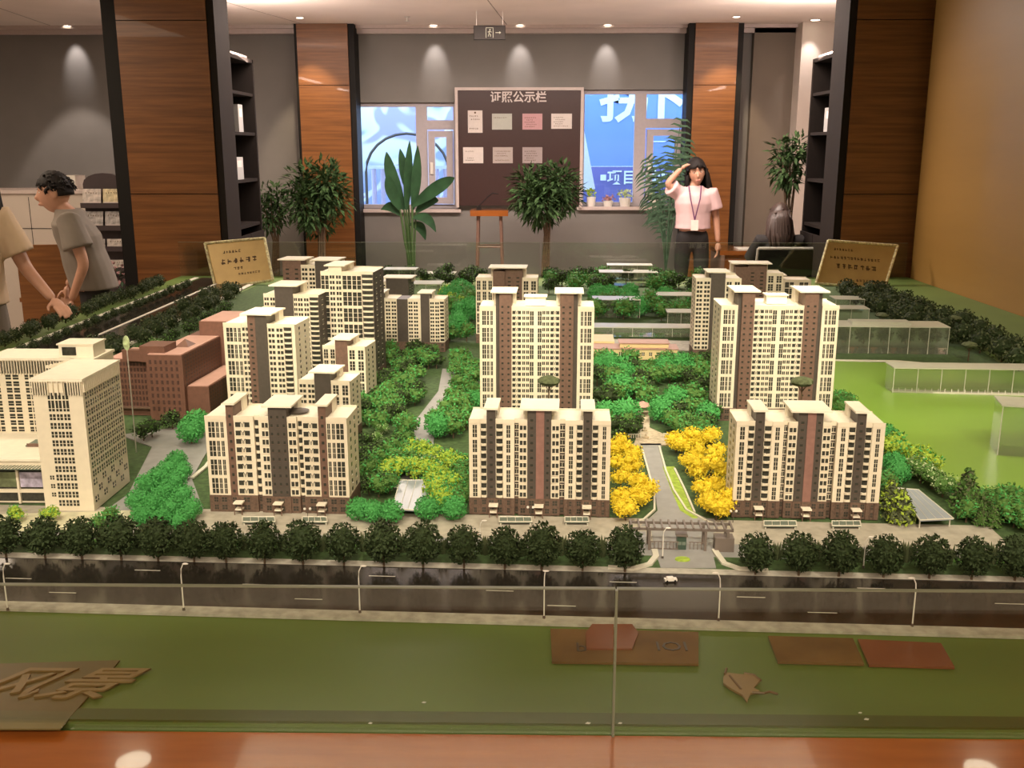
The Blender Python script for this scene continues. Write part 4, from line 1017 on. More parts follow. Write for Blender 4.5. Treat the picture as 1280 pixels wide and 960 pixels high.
# canopies, gate, pavilion
def canopy(pts, h, label, posts=True, mt=M_canopy):
    P = [at(x, y, G+h) for x, y in pts]; c = sum(P, Vector())/4
    r_ = thing('parking_canopy', label, 'canopy', (c.x, c.y, G+0.004))
    m = MB().m(mt); m.prism([(q.x-c.x, q.y-c.y) for q in P], h-0.008, h-0.004); m.build('roof_sheet', r_)
    m = MB().m(M_kerb)
    for i in range(4):
        a, b_ = P[i]-c, P[(i+1)%4]-c; d = (b_-a).normalized()*0.0; m.tube([(a.x, a.y, h-0.004), (b_.x, b_.y, h-0.004)], 0.0016, 5)
    m.build('roof_rim', r_)
    n = MB().m(M_kerb)
    for i in range(5):
        f = i/4; a = (P[0].lerp(P[1], f)-c); b_ = (P[3].lerp(P[2], f)-c); n.tube([(a.x, a.y, h-0.0035), (b_.x, b_.y, h-0.0035)], 0.0008, 4)
    n.build('roof_rib', r_)
    for q in P:
        m = MB().m(M_kerb); v = (q-c)*0.9; m.tube([(v.x, v.y, 0), (v.x, v.y, h-0.008)], 0.0018, 6); m.build('post', r_)
    return r_
canopy([(500, 600), (541, 600), (530, 638), (490, 636)], 0.03, 'blue grey sloping canopy over the ramp in the middle left garden')
canopy([(1122, 610), (1148, 612), (1192, 648), (1150, 650)], 0.03, 'blue grey canopy over the ramp right of the right front block')
for x0, x1, y, t in ((303, 343, 652, 'left of the left block entrance'), (378, 408, 652, 'right part of the left block'), (624, 664, 652, 'left part of the middle block'), (706, 735, 652, 'right part of the middle block'), (955, 995, 657, 'left part of the right block'), (1040, 1075, 657, 'right part of the right block')):
    canopy([(x0, y-6), (x1, y-6), (x1+1, y), (x0, y)], 0.014, 'small pale green glass shelter in front of the %s' % t, mt=M_glassy)

gp = at(852, 690); 
ro = thing('entrance_gate', 'grey pergola gate with a guard booth across the avenue', 'gate', (gp.x, gp.y, G+0.004), A0)
gw = 0.125
M_gate = mat('gate_grey', (0.16, 0.13, 0.11), 0.5)
for y in (0.0, 0.042):
    m = MB().m(M_gate); m.box(-gw, gw-0.005, y-0.002, y+0.002, 0.050, 0.056); m.build('beam', ro)
rf = MB().m(M_gate).box(-0.0022, 0.0022, -0.006, 0.048, 0.0562, 0.0600).mesh('rafter')
for k in range(14): inst('rafter', rf, ro, (-gw+0.004+k*(2*gw-0.012)/13, 0, 0))
for x in (-gw+0.004, -gw*0.62, 0.055, gw*0.86):
    for y in (0.0, 0.042):
        m = MB().m(M_gate); m.box(x-0.003, x+0.003, y-0.003, y+0.003, 0, 0.05); m.build('post', ro)
m = MB().m(M_gate); m.box(gw*0.62, gw*0.98, -0.004, 0.03, 0, 0.034); m.build('side_wall', ro)
m = MB().m(mat('gate_pale', (0.3, 0.3, 0.3), 0.5)); m.box(-gw*0.98, -gw*0.68, -0.004, 0.03, 0, 0.034); m.build('side_wall', ro)
bars = MB().m(M_gate)
for k in range(8): bars.box(-0.075+k*0.009, -0.073+k*0.009, -0.002, 0, 0.004, 0.022)
bars.box(-0.078, -0.008, -0.002, 0, 0.021, 0.023); bars.box(-0.078, -0.008, -0.002, 0, 0.003, 0.005)
for k in range(4): bars.box(0.018+k*0.009, 0.020+k*0.009, -0.002, 0, 0.004, 0.022)
bars.box(0.016, 0.05, -0.002, 0, 0.021, 0.023); bars.build('sliding_barrier', ro)
ro = thing('guard_booth', 'small dark green guard booth in the middle of the gate', 'booth', (gp.x+0.0, gp.y+0.012, G+0.005), A0)
M_booth = mat('booth_green', (0.04, 0.07, 0.05), 0.3)
m = MB().m(M_booth); m.box(-0.011, 0.011, -0.010, 0.012, 0, 0.034); m.build('cabin', ro)
m = MB().m(M_glassy); m.box(-0.009, -0.001, -0.0108, -0.0098, 0.012, 0.020); m.box(0.001, 0.009, -0.0108, -0.0098, 0.012, 0.020); m.build('booth_window', ro)
m = MB().m(M_gate); m.box(-0.014, 0.014, -0.013, 0.015, 0.034, 0.037); m.build('booth_roof', ro)
q = at(853, 702); m = MB().m(M_lawn_y); m.lathe([(0.018, 0), (0.017, 0.003)], 16); o = m.build('flower_bed', loc=(q.x, q.y, G+0.0048)); o.scale = (1, 0.75, 1); tag(o, 'small green oval bed on the drive in front of the gate', 'flower bed')
# garden pavilion and axis features
q = at(803, 520); ro = thing('garden_pavilion', 'small rose roofed pavilion at the head of the garden axis', 'pavilion', (q.x, q.y, G+0.004))
m = MB().m(M_redroof); m.add([(-0.03, -0.03, 0.035), (0.03, -0.03, 0.035), (0.03, 0.03, 0.035), (-0.03, 0.03, 0.035), (0, 0, 0.052)], [(0,1,4),(1,2,4),(2,3,4),(3,0,4),(3,2,1,0)]); m.build('roof', ro)
for sx in (-1, 1):
    for sy in (-1, 1):
        m = MB().m(M_cream); m.box(sx*0.024-0.002, sx*0.024+0.002, sy*0.024-0.002, sy*0.024+0.002, 0, 0.035); m.build('post', ro)
for s, t in ((-1, 'left'), (1, 'right')):
    q = at(815+s*22, 549); ro = thing('curved_wall', 'low white railed wall on the %s of the avenue head' % t, 'railing', (q.x, q.y, G+0.0045), R(-s*14))
    m = MB().m(M_kerb); m.box(-0.022, 0.022, -0.002, 0.002, 0.012, 0.015); m.build('rail', ro)
    for k in range(6):
        m = MB().m(M_kerb); m.box(-0.021+k*0.0082, -0.0185+k*0.0082, -0.0015, 0.0015, 0, 0.012); m.build('post', ro)
for (px, py, sc, t) in ((807, 549, 1, 'nearest the avenue'), (806, 540, 0.8, 'behind the first one')):
    q = at(px, py); m = MB().m(mat('fountain_stone', (0.4, 0.33, 0.22), 0.6)); m.lathe([(0.011*sc, 0), (0.012*sc, 0.004), (0.005*sc, 0.006), (0.003*sc, 0.012), (0.005*sc, 0.014)], 12)
    tag(m.build('stone_basin', loc=(q.x, q.y, G+0.0046)), 'small stone basin on the garden axis ' + t, 'fountain')
q = at(508, 468); ro = thing('garden_kiosk', 'tiny cream roofed kiosk in the left back garden', 'pavilion', (q.x, q.y, G+0.002))
m = MB().m(M_cream); m.box(-0.014, 0.014, -0.014, 0.014, 0, 0.02); m.build('body', ro)
m = MB().m(M_roofw); m.add([(-0.02, -0.02, 0.02), (0.02, -0.02, 0.02), (0.02, 0.02, 0.02), (-0.02, 0.02, 0.02), (0, 0, 0.034)], [(0,1,4),(1,2,4),(2,3,4),(3,0,4),(3,2,1,0)]); m.build('roof', ro)
# oval sign on a pole behind the office tower, street lamps, globe lamps
q = at(128, 470); ro = thing('pole_sign', 'pale oval disc on a pole behind the cream office tower', 'sign', (-1.235, 2.98, G+0.003))
m = MB().m(M_metal); m.tube([(0, 0, 0), (0, 0, 0.33)], 0.0018, 6); m.build('pole', ro)
m = MB().m(M_lwhite); m.ball((0, 0, 0.352), (0.011, 0.003, 0.024), 12); m.build('disc', ro)
lampxy = [(10, 765, 1), (230, 765, 1), (450, 768, 1), (680, 775, 0), (898, 778, -1), (1140, 785, -1)]
def street_lamp(px, py, h, lean, label, grp='white street lamps of the model'):
    p = at(px, py); r_ = thing('street_lamp', label, 'street lamp', (p.x, p.y, G+0.004), A0, grp)
    m = MB().m(M_whitep); m.tube([(0, 0, 0), (0, 0, h*0.75), (0.0012*lean, 0, h*0.9), (0.006*lean, 0, h)], [0.0016, 0.0012, 0.0012, 0.001], 6); m.build('pole', r_)
    m = MB().m(M_whitep); m.ball((0.011*lean, 0, h+0.001), (0.007, 0.003, 0.0018), 8); m.build('lamp_head', r_)
    m = MB().m(M_dark); m.lathe([(0.003, 0), (0.0025, 0.006)], 8); m.build('footing', r_)
for i, (x, y, l) in enumerate(lampxy): street_lamp(x, y, 0.103, l if l else 0.3, 'white street lamp on the near pavement, %s from the left' % ORD[i])
for i, (x, y) in enumerate([(600, 690), (828, 700), (1079, 712)]): street_lamp(x, y, 0.075, 1, 'small white lamp among the street trees, %s from the left' % ORD[i])
for (px, py, t) in ((663, 650, 'middle block entrance'), (385, 652, 'left block entrance'), (916, 655, 'right block corner'), (848, 540, 'garden axis')):
    p = at(px, py); r_ = thing('globe_lamp', 'tiny twin globe lamp by the ' + t, 'lamp post', (p.x, p.y, G+0.003))
    m = MB().m(M_dark); m.tube([(0, 0, 0), (0, 0, 0.03)], 0.001, 5); m.tube([(-0.006, 0, 0.028), (0.006, 0, 0.028)], 0.0008, 4); m.build('pole', r_)
    for s in (-1, 1):
        m = MB().m(M_whitep); m.ball((s*0.007, 0, 0.032), 0.0036, 8); m.build('globe', r_)
# small car on the street
p = at(838, 728); ro = thing('model_car', 'tiny white model car on the street in front of the gate', 'model car', (p.x, p.y, G+0.003), R(8))
m = MB().m(M_whitep); m.box(-0.014, 0.014, -0.006, 0.006, 0.002, 0.0065); m.box(-0.009, 0.006, -0.005, 0.005, 0.0065, 0.010); m.build('body', ro)
for sx in (-1, 1):
    for sy in (-1, 1):
        m = MB().m(M_black); m.tube([(sx*0.009, sy*0.0045, 0.0025), (sx*0.009, sy*0.0065, 0.0025)], 0.0025, 8); m.build('wheel', ro)

# gold plaques beyond the far corners
def plaque(tl, tr, br, bl_, Yt, Yb, label, lines):
    P = [aty(*tl, Yt), aty(*tr, Yt), aty(*br, Yb), aty(*bl_, Yb)]
    c = sum(P, Vector())/4
    ux = ((P[1]-P[0])+(P[2]-P[3])); Wd = ux.length/2; ux.normalize()
    uz = ((P[0]-P[3])+(P[1]-P[2])); Hd = uz.length/2; uz = (uz - ux*uz.dot(ux)).normalized()
    uy = uz.cross(ux)
    M = Matrix((ux, uy, uz)).transposed().to_4x4(); M.translation = c
    ro = thing('gold_plaque', label, 'plaque'); ro.matrix_world = M
    def L(p): return M.inverted() @ p
    Q = [L(p) for p in P]
    m = MB().m(M_gold); vs = [(q.x, 0, q.z) for q in Q]+[(q.x, 0.02, q.z) for q in Q]
    m.add(vs, [(3,2,1,0),(4,5,6,7),(0,1,5,4),(1,2,6,5),(2,3,7,6),(3,0,4,7)]); m.build('plate', ro)
    m = MB().m(M_goldrim)
    for i in range(4):
        a, b_ = Vector((Q[i].x, -0.002, Q[i].z)), Vector((Q[(i+1)%4].x, -0.002, Q[(i+1)%4].z)); m.tube([a, b_], 0.010, 6)
    m.build('embossed_rim', ro)
    rn = random.Random(len(lines)); m = MB().m(M_ink)
    for (u0, u1, v, hgt, cell) in lines:
        sh = 0
        scribble(m, (u0-0.5)*Wd, (u1-0.5)*Wd, (0.5-v)*Hd-hgt/2, (0.5-v)*Hd+hgt/2, -0.001, cell, rn, hgt*0.16)
    o = m.build('engraved_lettering', ro); o['kind'] = 'stuff'
    return ro
plaque((256, 304), (331, 298), (341, 350), (270, 361), 7.12, 6.95, 'tilted gold plaque at the far left corner of the table', [(.22, .55, .24, .022, .022), (.18, .85, .45, .042, .045), (.40, .62, .62, .022, .024), (.48, .86, .75, .018, .02)])
plaque((1035, 301), (1122, 307), (1105, 362), (1020, 354), 7.15, 6.95, 'slanting gold plaque at the far right corner of the table', [(.18, .48, .2, .020, .020), (.12, .90, .38, .024, .024), (.20, .86, .56, .040, .042), (.48, .88, .84, .022, .023)])
m = MB().m(M_acry); m.box(-0.012, 0.012, -0.02, 0.02, 0, 0.3)
# ================================================================ MODEL TREES
def crown_mesh(name, mt, seed, shape='round', nleaf=420, leaf=0.10, fill=0.86, trunk=None, zc=0.62, rx=0.5, rz=0.40, mt2=None):
    """unit tree (height 1): crown of small leaf flakes round a lumpy core"""
    rn = random.Random(seed); m = MB().m(mt)
    lumps = []
    for i in range(9 if shape != 'cone' else 0):
        a = rn.random()*2*PI; u = rn.uniform(-0.8, 0.9); r = math.sqrt(max(0, 1-u*u))
        lumps.append((Vector((rx*0.5*r*math.cos(a), rx*0.5*r*math.sin(a), zc+rz*0.5*u)), rn.uniform(0.45, 0.6)))
    if shape == 'round':
        m.ball((0, 0, zc), (rx*fill, rx*fill, rz*fill), 10)
        lumps = [(Vector((0, 0, zc)), 1.0)]
    elif shape == 'loose':
        for c, s in lumps: m.ball(c, (rx*s*0.72, rx*s*0.72, rz*s*0.72), 7)
    elif shape == 'cone':
        for k in range(5):
            z = 0.18+k*0.16; m.lathe([(rx*(1-k*0.19)*0.75, z-0.04), (rx*(1-k*0.19)*0.3, z+0.10)], 8)
    for i in range(nleaf):
        if shape == 'cone':
            h = rn.random()**1.3; a = rn.random()*2*PI; r = rx*(1-h)*(0.75+0.35*rn.random())+0.02
            c = Vector((r*math.cos(a), r*math.sin(a), 0.12+0.86*h)); nrm = Vector((math.cos(a), math.sin(a), 0.2)).normalized()
        else:
            lc, s = lumps[i % len(lumps)]
            u = rn.uniform(-1, 1); a = rn.random()*2*PI; q = math.sqrt(1-u*u)
            nrm = Vector((q*math.cos(a), q*math.sin(a), u)); k = s*(0.86+0.28*rn.random())
            c = lc+Vector((nrm.x*rx*k, nrm.y*rx*k, nrm.z*rz*k))
        t = nrm.cross(Vector((rn.uniform(-1,1), rn.uniform(-1,1), rn.uniform(-1,1))))
        if t.length < 1e-3: continue
        t.normalize(); b_ = nrm.cross(t); L = leaf*(0.6+0.8*rn.random()); tip = nrm*L*rn.uniform(0.3, 1.0)
        if mt2 and rn.random() < 0.35: m.m(mt2)
        else: m.m(mt)
        m.add([c-t*L*0.5, c-b_*L*0.35, c+t*L*0.5+tip, c+b_*L*0.4+tip*0.5], [(0, 1, 2, 3)])
    if trunk is not None:
        m.m(trunk); m.tube([(0, 0, 0), (0, 0, zc-rz*0.4)], [0.035, 0.02], 5)
    return m.mesh(name)
def trunk_mesh(name, h=0.5):
    m = MB().m(M_trunk); m.tube([(0, 0, 0), (0.01, 0, h*0.6), (0, 0, h)], [0.03, 0.02, 0.016], 6)
    for a in range(4): m.tube([(0, 0, h*0.6), (0.1*math.cos(a*1.6), 0.1*math.sin(a*1.6), h*1.05)], [0.012, 0.006], 4)
    return m.mesh(name)
TRK = trunk_mesh('trunk', 0.42)
DARKC = [crown_mesh('crown_dark%d' % i, M_ldark, 10+i, 'round', 760, 0.075, 0.84, None, 0.58, 0.37, 0.41) for i in range(3)]
BR = [crown_mesh('bright_tree%d' % i, M_lbright, 20+i, 'round', 900, 0.075, 0.84, M_trunk, 0.56, 0.46, 0.42) for i in range(2)]
MD = [crown_mesh('mid_tree%d' % i, M_lmid, 30+i, 'loose', 520, 0.10, 0.8, M_trunk, 0.58, 0.50, 0.40, M_lbright) for i in range(3)]
DK = [crown_mesh('dark_tree%d' % i, M_ldark, 34+i, 'loose', 420, 0.10, 0.8, M_trunk, 0.58, 0.50, 0.40, M_lmid) for i in range(2)]
YG = [crown_mesh('lime_tree%d' % i, M_lyg, 40+i, 'loose', 520, 0.10, 0.8, M_trunk, 0.58, 0.50, 0.40, M_lbright) for i in range(2)]
YE = [crown_mesh('yellow_tree%d' % i, M_lyel, 50+i, 'loose', 620, 0.085, 0.8, M_trunk, 0.58, 0.48, 0.42) for i in range(3)]
WH = [crown_mesh('pale_bush%d' % i, M_lmid, 60+i, 'loose', 480, 0.075, 0.8, M_trunk, 0.52, 0.5, 0.42, M_lwhite) for i in range(2)]
CN = [crown_mesh('conifer%d' % i, M_lmid, 70+i, 'cone', 420, 0.09, 0.8, M_trunk, 0.5, 0.30, 0.4, M_lgrey) for i in range(1)]
OL = [crown_mesh('olive_conifer', M_lgrey, 77, 'cone', 460, 0.11, 0.8, M_trunk, 0.5, 0.42, 0.4, M_lyg)]
rn = random.Random(99)
# the row of dark street trees, each with trunk and crown
xs = [8, 57, 103, 152, 198, 243, 283, 331, 379, 430, 480, 529, 580, 631, 677, 728, 781, 944, 998, 1048, 1104, 1161, 1214, 1268]
for i, x in enumerate(xs):
    yb = 698 + (x/1280.0)*30
    p = at(x, yb); h = 0.098*rn.uniform(0.94, 1.06)
    side = 'left of the gate drive' if x < 850 else 'right of the gate drive'
    k = i if x < 850 else i-17
    lab = ('dark round street tree, %s from the left edge, %s' % (ORD[k], side)) if x < 850 else ('dark round street tree, %s counted from the gate, %s' % (ORD[k], side))
    r_ = thing('street_tree', lab, 'model tree', (p.x, p.y, G+0.003), rn.random()*6, 'dark street trees along the front of the model')
    inst('trunk', TRK, r_, (0, 0, 0), (h, h, h)); inst('crown', DARKC[i % 3], r_, (0, 0, 0.002), (h, h, h), (0, 0, rn.random()*6))
# grey green spiky shrubs standing between them
SP = MB().m(M_lgrey)
for k in range(46):
    a = rn.random()*2*PI; t = rn.uniform(0.05, 0.4); h = rn.uniform(0.5, 1.0); c = Vector((t*math.cos(a)*0.6, t*math.sin(a)*0.6, 0)); e = Vector((t*math.cos(a)*1.2, t*math.sin(a)*1.2, h)); s = Vector((-math.sin(a), math.cos(a), 0))*0.035
    SP.add([c-s, c+s, e*0.7+c*0.3+s*1.6, e, e*0.7+c*0.3-s*1.6], [(0,1,2,3,4)])
SPm = SP.mesh('spiky_shrub')
n = 0
for i in range(len(xs)-1):
    if 790 < xs[i]+20 < 930: continue
    p = at((xs[i]+xs[i+1])/2, 682+(xs[i]/1280)*26); h = rn.uniform(0.042, 0.055)
    o = inst('spiky_shrub', SPm, None, (p.x, p.y, G+0.003), (h, h, h), (0, 0, rn.random()*6))
    tag(o, 'spiky grey green shrub in the gap after street tree %s from the left' % ORD[i], 'model shrub', 'spiky shrubs between the street trees')

FOOT = [(-0.84, 2.44, -0.45, 2.60), (-0.16, 2.43, 0.23, 2.58), (0.52, 2.42, 0.92, 2.57), (-0.18, 3.33, 0.24, 3.50), (0.65, 3.37, 1.09, 3.57), (-1.06, 3.32, -0.77, 3.52), (-1.06, 3.86, -0.80, 4.08), (-0.85, 3.94, -0.58, 4.18),
        (-0.80, 4.56, -0.37, 4.75), (-0.77, 3.57, -0.57, 3.76), (-0.75, 3.05, -0.54, 3.23), (-0.27, 4.78, 0.07, 4.96), (0.74, 4.41, 0.97, 4.59), (-1.62, 2.44, -1.12, 3.08), (-1.52, 3.33, -0.98, 3.75), (0.28, 4.38, 0.70, 4.56),
        (-0.20, 2.66, 0, 2.66), (0.96, 5.1, 1.34, 5.3), (1.2, 5.66, 1.64, 5.84), (1.40, 4.5, 1.98, 4.75)]
placed = []
def free(p, r, gap=0.46):
    for x0, y0, x1, y1 in FOOT:
        if x0-r*0.35 < p.x < x1+r*0.35 and y0-r*0.5 < p.y < y1+r*0.35: return False
    for q, rr in placed:
        if (q-p).length < (r+rr)*gap: return False
    return True
def inside(poly, x, y):
    c = False; n = len(poly)
    for i in range(n):
        x1, y1 = poly[i]; x2, y2 = poly[(i+1) % n]
        if (y1 > y) != (y2 > y) and x < (x2-x1)*(y-y1)/(y2-y1)+x1: c = not c
    return c
NT = [0]
def scatter(poly, n, kinds, hr, label, group, name='garden_tree', gap=0.46, cat='model tree', tries=40, distinct=None):
    W = [(at(x, y).x, at(x, y).y) for x, y in poly]
    x0, x1 = min(q[0] for q in W), max(q[0] for q in W); y0, y1 = min(q[1] for q in W), max(q[1] for q in W)
    k = 0; made = []
    n = min(30, int(n*1.2))
    for t in range(n*tries):
        if k >= n: break
        p = Vector((rn.uniform(x0, x1), rn.uniform(y0, y1), G+0.002))
        if not inside(W, p.x, p.y): continue
        h = rn.uniform(*hr)*1.08
        if not free(p, h*0.45, gap): continue
        placed.append((p, h*0.45)); k += 1; NT[0] += 1
        me = rn.choice(kinds)
        o = inst(name, me, None, p, (h*rn.uniform(.9, 1.1), h*rn.uniform(.9, 1.1), h), (0, 0, rn.random()*6))
        made.append(o)
    made.sort(key=lambda q: q.location.y)
    for i, o in enumerate(made): tag(o, label+', '+ORD[i]+' nearest the street', cat, group)
def place(lst, kinds, hr, labf, group, name='garden_tree', cat='model tree'):
    for i, (x, y) in enumerate(lst):
        p = at(x, y); h = rn.uniform(*hr); placed.append((p, h*0.45)); NT[0] += 1
        o = inst(name, kinds[i % len(kinds)], None, (p.x, p.y, G+0.002), (h, h, h), (0, 0, rn.random()*6))
        tag(o, labf(i), cat, group)
# keep drives free
FOOT += [(-0.0, 0, 0, 0)]
def road_free(x0, y0, x1, y1): FOOT.append((x0, y0, x1, y1))
# yellow trees flanking the avenue (placed one by one)
yl = [(782, 652), (798, 636), (775, 638), (795, 616), (776, 612), (788, 597), (771, 592), (788, 580), (776, 570), (768, 576), (806, 626)]
yr = [(895, 652), (908, 645), (884, 642), (878, 624), (895, 622), (870, 602), (888, 596), (860, 590), (872, 578), (895, 580), (852, 572), (866, 563), (845, 566), (888, 560), (900, 600)]
place(yl, YE, (0.058, 0.074), lambda i: 'golden yellow tree on the left of the avenue, %s counted from the gate end' % ORD[i], 'golden yellow trees left of the avenue', 'yellow_tree')
place(yr, YE, (0.060, 0.076), lambda i: 'golden yellow tree on the right of the avenue, %s counted from the gate end' % ORD[i], 'golden yellow trees right of the avenue', 'yellow_tree')
# bright green clump beside the left drive
gl = [(222, 588), (212, 600), (228, 602), (200, 612), (220, 617), (184, 620), (206, 630), (230, 633), (172, 640), (192, 645), (216, 650), (240, 650), (180, 660), (204, 664), (228, 667)]
place(gl, BR, (0.056, 0.064), lambda i: 'bright emerald tree in the clump by the left drive, %s counting from the back' % ORD[i], 'emerald trees beside the left drive', 'emerald_tree')
place([(240, 556), (247, 545)], BR, (0.085, 0.095), lambda i: 'bright green tree between the red brown building and the left block, %s' % ('nearer one', 'farther one')[i], 'emerald trees by the red brown building', 'emerald_tree')
place([(448, 652), (466, 655), (489, 656), (535, 652), (567, 652)], BR, (0.058, 0.068), lambda i: 'bright green round tree in front of the middle left garden, %s from the left' % ORD[i], 'green trees by the service lane', 'emerald_tree')
place([(22, 655), (64, 655)], YG, (0.045, 0.05), lambda i: 'small lime tree before the office podium, %s one' % ('left', 'right')[i], 'lime trees before the office tower', 'lime_tree')
place([(140, 660), (128, 668)], MD, (0.05, 0.06), lambda i: 'dark green tree at the foot of the office tower corner, %s' % ('nearer the tower', 'nearer the street')[i], 'green trees at the office corner')
place([(1206, 640)], CN, (0.12, 0.12), lambda i: 'tall dark conifer by the lake at the right', 'conifers', 'conifer')
place([(1125, 655), (1112, 640)], OL, (0.085, 0.10), lambda i: 'olive conifer beside the right front block, %s' % ('nearer the lane', 'nearer the lake')[i], 'olive conifers', 'conifer')
place([(1150, 605), (1165, 612), (1178, 622), (1140, 596)], WH, (0.075, 0.088), lambda i: 'white flowering bush on the lake shore, %s from the street' % ORD[3-i], 'white flowering bushes by the lake', 'flowering_bush', 'model shrub')
place([(1128, 585), (1148, 590), (1112, 575), (1160, 600)], YG, (0.085, 0.097), lambda i: 'lime green tree on the lake shore right of the front block, %s' % ('second from the back', 'third from the back', 'farthest back', 'nearest')[i], 'lime trees by the lake', 'lime_tree')
place([(478, 545), (470, 556), (548, 592), (555, 582), (536, 596), (530, 588)], WH, (0.05, 0.06), lambda i: 'pale flowering bush in the left garden, %s' % ('beside the path bend', 'below the path bend', 'right end by the lime trees', 'behind the right end', 'left end by the lime trees', 'in the middle of the bush group')[i], 'pale flowering bushes in the left garden', 'flowering_bush', 'model shrub')
# roads of the gardens kept free
for x0, y0, x1, y1 in ((0.30, 2.5, 0.44, 3.15), (-0.45, 2.40, -0.27, 2.56)): road_free(x0, y0, x1, y1)
scatter([(480, 640), (478, 600), (515, 572), (540, 578), (582, 598), (582, 640), (545, 645), (540, 605), (500, 602)], 22, YG+YG+MD[:1], (0.055, 0.075), 'lime tree in the thicket between the left and middle front blocks', 'lime thicket between the front blocks', 'lime_tree')
scatter([(560, 645), (545, 620), (560, 590), (583, 590), (583, 645)], 8, MD, (0.05, 0.07), 'green tree against the left side of the middle front block', 'green trees left of the middle block')
scatter([(455, 590), (455, 500), (500, 500), (512, 545), (505, 590), (470, 620)], 20, MD+DK, (0.06, 0.08), 'dense green tree low in the garden left of the path', 'green trees left of the path, lower part')
scatter([(474, 500), (476, 448), (548, 440), (546, 470), (520, 520)], 26, MD+DK, (0.06, 0.085), 'dense green tree high in the garden left of the path', 'green trees left of the path, upper part')
scatter([(572, 445), (597, 445), (597, 530), (586, 560), (560, 545), (552, 575), (545, 540), (566, 500)], 20, MD+BR[:1], (0.06, 0.085), 'green tree between the winding path and the middle tall tower', 'green trees right of the path')
scatter([(555, 440), (560, 372), (600, 372), (597, 440)], 18, BR+MD, (0.09, 0.12), 'bright green tree left of the middle tall tower', 'bright trees left of the middle tower')
place([(566, 392), (560, 380)], YG, (0.12, 0.13), lambda i: 'yellow green tree at the right end of the long left block, %s' % ('nearer', 'farther')[i], 'yellow green trees by the long block', 'lime_tree')
scatter([(742, 535), (742, 462), (790, 462), (795, 540), (770, 560)], 22, MD+BR+DK[:1], (0.07, 0.095), 'green tree right of the middle tall tower', 'green trees in the central garden, left half')
scatter([(822, 530), (812, 462), (885, 462), (888, 545), (850, 552)], 24, MD+DK+BR[:1], (0.07, 0.095), 'green tree left of the right tall tower', 'green trees in the central garden, right half')
scatter([(768, 565), (772, 535), (795, 540), (794, 556)], 4, DK, (0.06, 0.08), 'dark green tree at the head of the avenue, left side', 'dark trees left of the avenue head')
scatter([(842, 556), (845, 535), (885, 540), (890, 556)], 6, DK+MD, (0.055, 0.07), 'dark green tree at the head of the avenue, right side', 'dark trees right of the avenue head')
scatter([(742, 400), (742, 372), (880, 376), (880, 404)], 26, MD+BR[:1], (0.09, 0.12), 'green tree among the clear blocks behind the far road', 'green trees among the clear blocks')
scatter([(675, 372), (675, 352), (880, 352), (880, 368)], 22, DK+MD[:1], (0.10, 0.13), 'dark green tree at the back of the model', 'dark trees along the back edge')
scatter([(400, 366), (420, 352), (600, 350), (600, 362)], 16, DK, (0.10, 0.12), 'dark green tree at the back left of the model', 'dark trees along the back left edge')
scatter([(1100, 600), (1104, 556), (1122, 570), (1128, 600), (1112, 630)], 7, BR+MD, (0.055, 0.07), 'emerald tree between the right front block and the lake', 'emerald trees by the lake', 'emerald_tree')
scatter([(1040, 520), (1044, 500), (1062, 505), (1080, 530)], 4, MD, (0.05, 0.06), 'green tree at the lake side of the right tall tower', 'green trees by the right tower')
scatter([(1195, 655), (1200, 630), (1285, 640), (1285, 668)], 18, CN+MD[:1], (0.05, 0.07), 'slim dark green bush by the lake at the right', 'slim bushes by the lake', 'conifer')
scatter([(794, 515), (790, 462), (822, 462), (812, 515)], 12, MD+DK[:1], (0.06, 0.085), 'green tree behind the garden pavilion', 'green trees behind the pavilion')
scatter([(455, 640), (452, 560), (480, 600), (478, 640)], 9, MD+DK, (0.055, 0.07), 'green tree close to the right side of the left front block', 'green trees right of the left block')
scatter([(200, 560), (175, 555), (235, 505), (250, 520)], 3, DK, (0.06, 0.07), 'dark tree beside the red brown building', 'dark trees by the red brown building')
scatter([(262, 500), (262, 480), (285, 480), (288, 505)], 5, DK, (0.07, 0.09), 'grey green tree behind the left front block', 'grey green trees behind the left block')
# belts of dark trees along the left road and the right edge: rows
def row(n, fn, kinds, hr, label, group, name='roadside_tree'):
    for k in range(n):
        x, y = fn(k); h = rn.uniform(*hr)
        o = inst(name, rn.choice(kinds), None, (x, y, G+0.002), (h, h, h), (0, 0, rn.random()*6)); tag(o, label+', '+ORD[k]+' from the near end', 'roadside tree', group)
DKR = [crown_mesh('roadside_round%d' % i, M_ldark, 80+i, 'round', 260, 0.11, 0.88, M_trunk, 0.58, 0.45, 0.42, M_lgrey) for i in range(2)]
row(22, lambda k: (2.12+0.11*(k % 2)+rn.uniform(-.02, .02), 4.2+0.098*k), DKR, (0.10, 0.13), 'dark tree in the belt along the right edge', 'dark tree belt along the right edge')
row(10, lambda k: (2.02+rn.uniform(-.02, .02), 5.0+0.15*k), DKR, (0.10, 0.12), 'dark tree on the inner side of the right belt', 'inner right tree belt')
row(27, lambda k: (-2.53+rn.uniform(-.02, .02), 3.9+0.11*k), DKR, (0.07, 0.09), 'dark roadside tree on the outer side of the left road', 'dark trees outside the left road')
row(25, lambda k: (-2.33+rn.uniform(-.008, .008), 4.0+0.115*k), DKR, (0.05, 0.06), 'small dark tree on the median of the left road', 'dark trees on the left road median')
row(30, lambda k: (-1.87-0.09*(k % 2)+rn.uniform(-.02, .02), 3.5+0.10*k), DKR, (0.08, 0.11), 'dark roadside tree on the inner side of the left road', 'dark trees inside the left road')
row(14, lambda k: (-1.74+rn.uniform(-.02, .02), 3.75+0.15*k), [WH[0], DK[0]], (0.07, 0.09), 'grey green tree behind the red brown building', 'grey trees behind the red brown building')
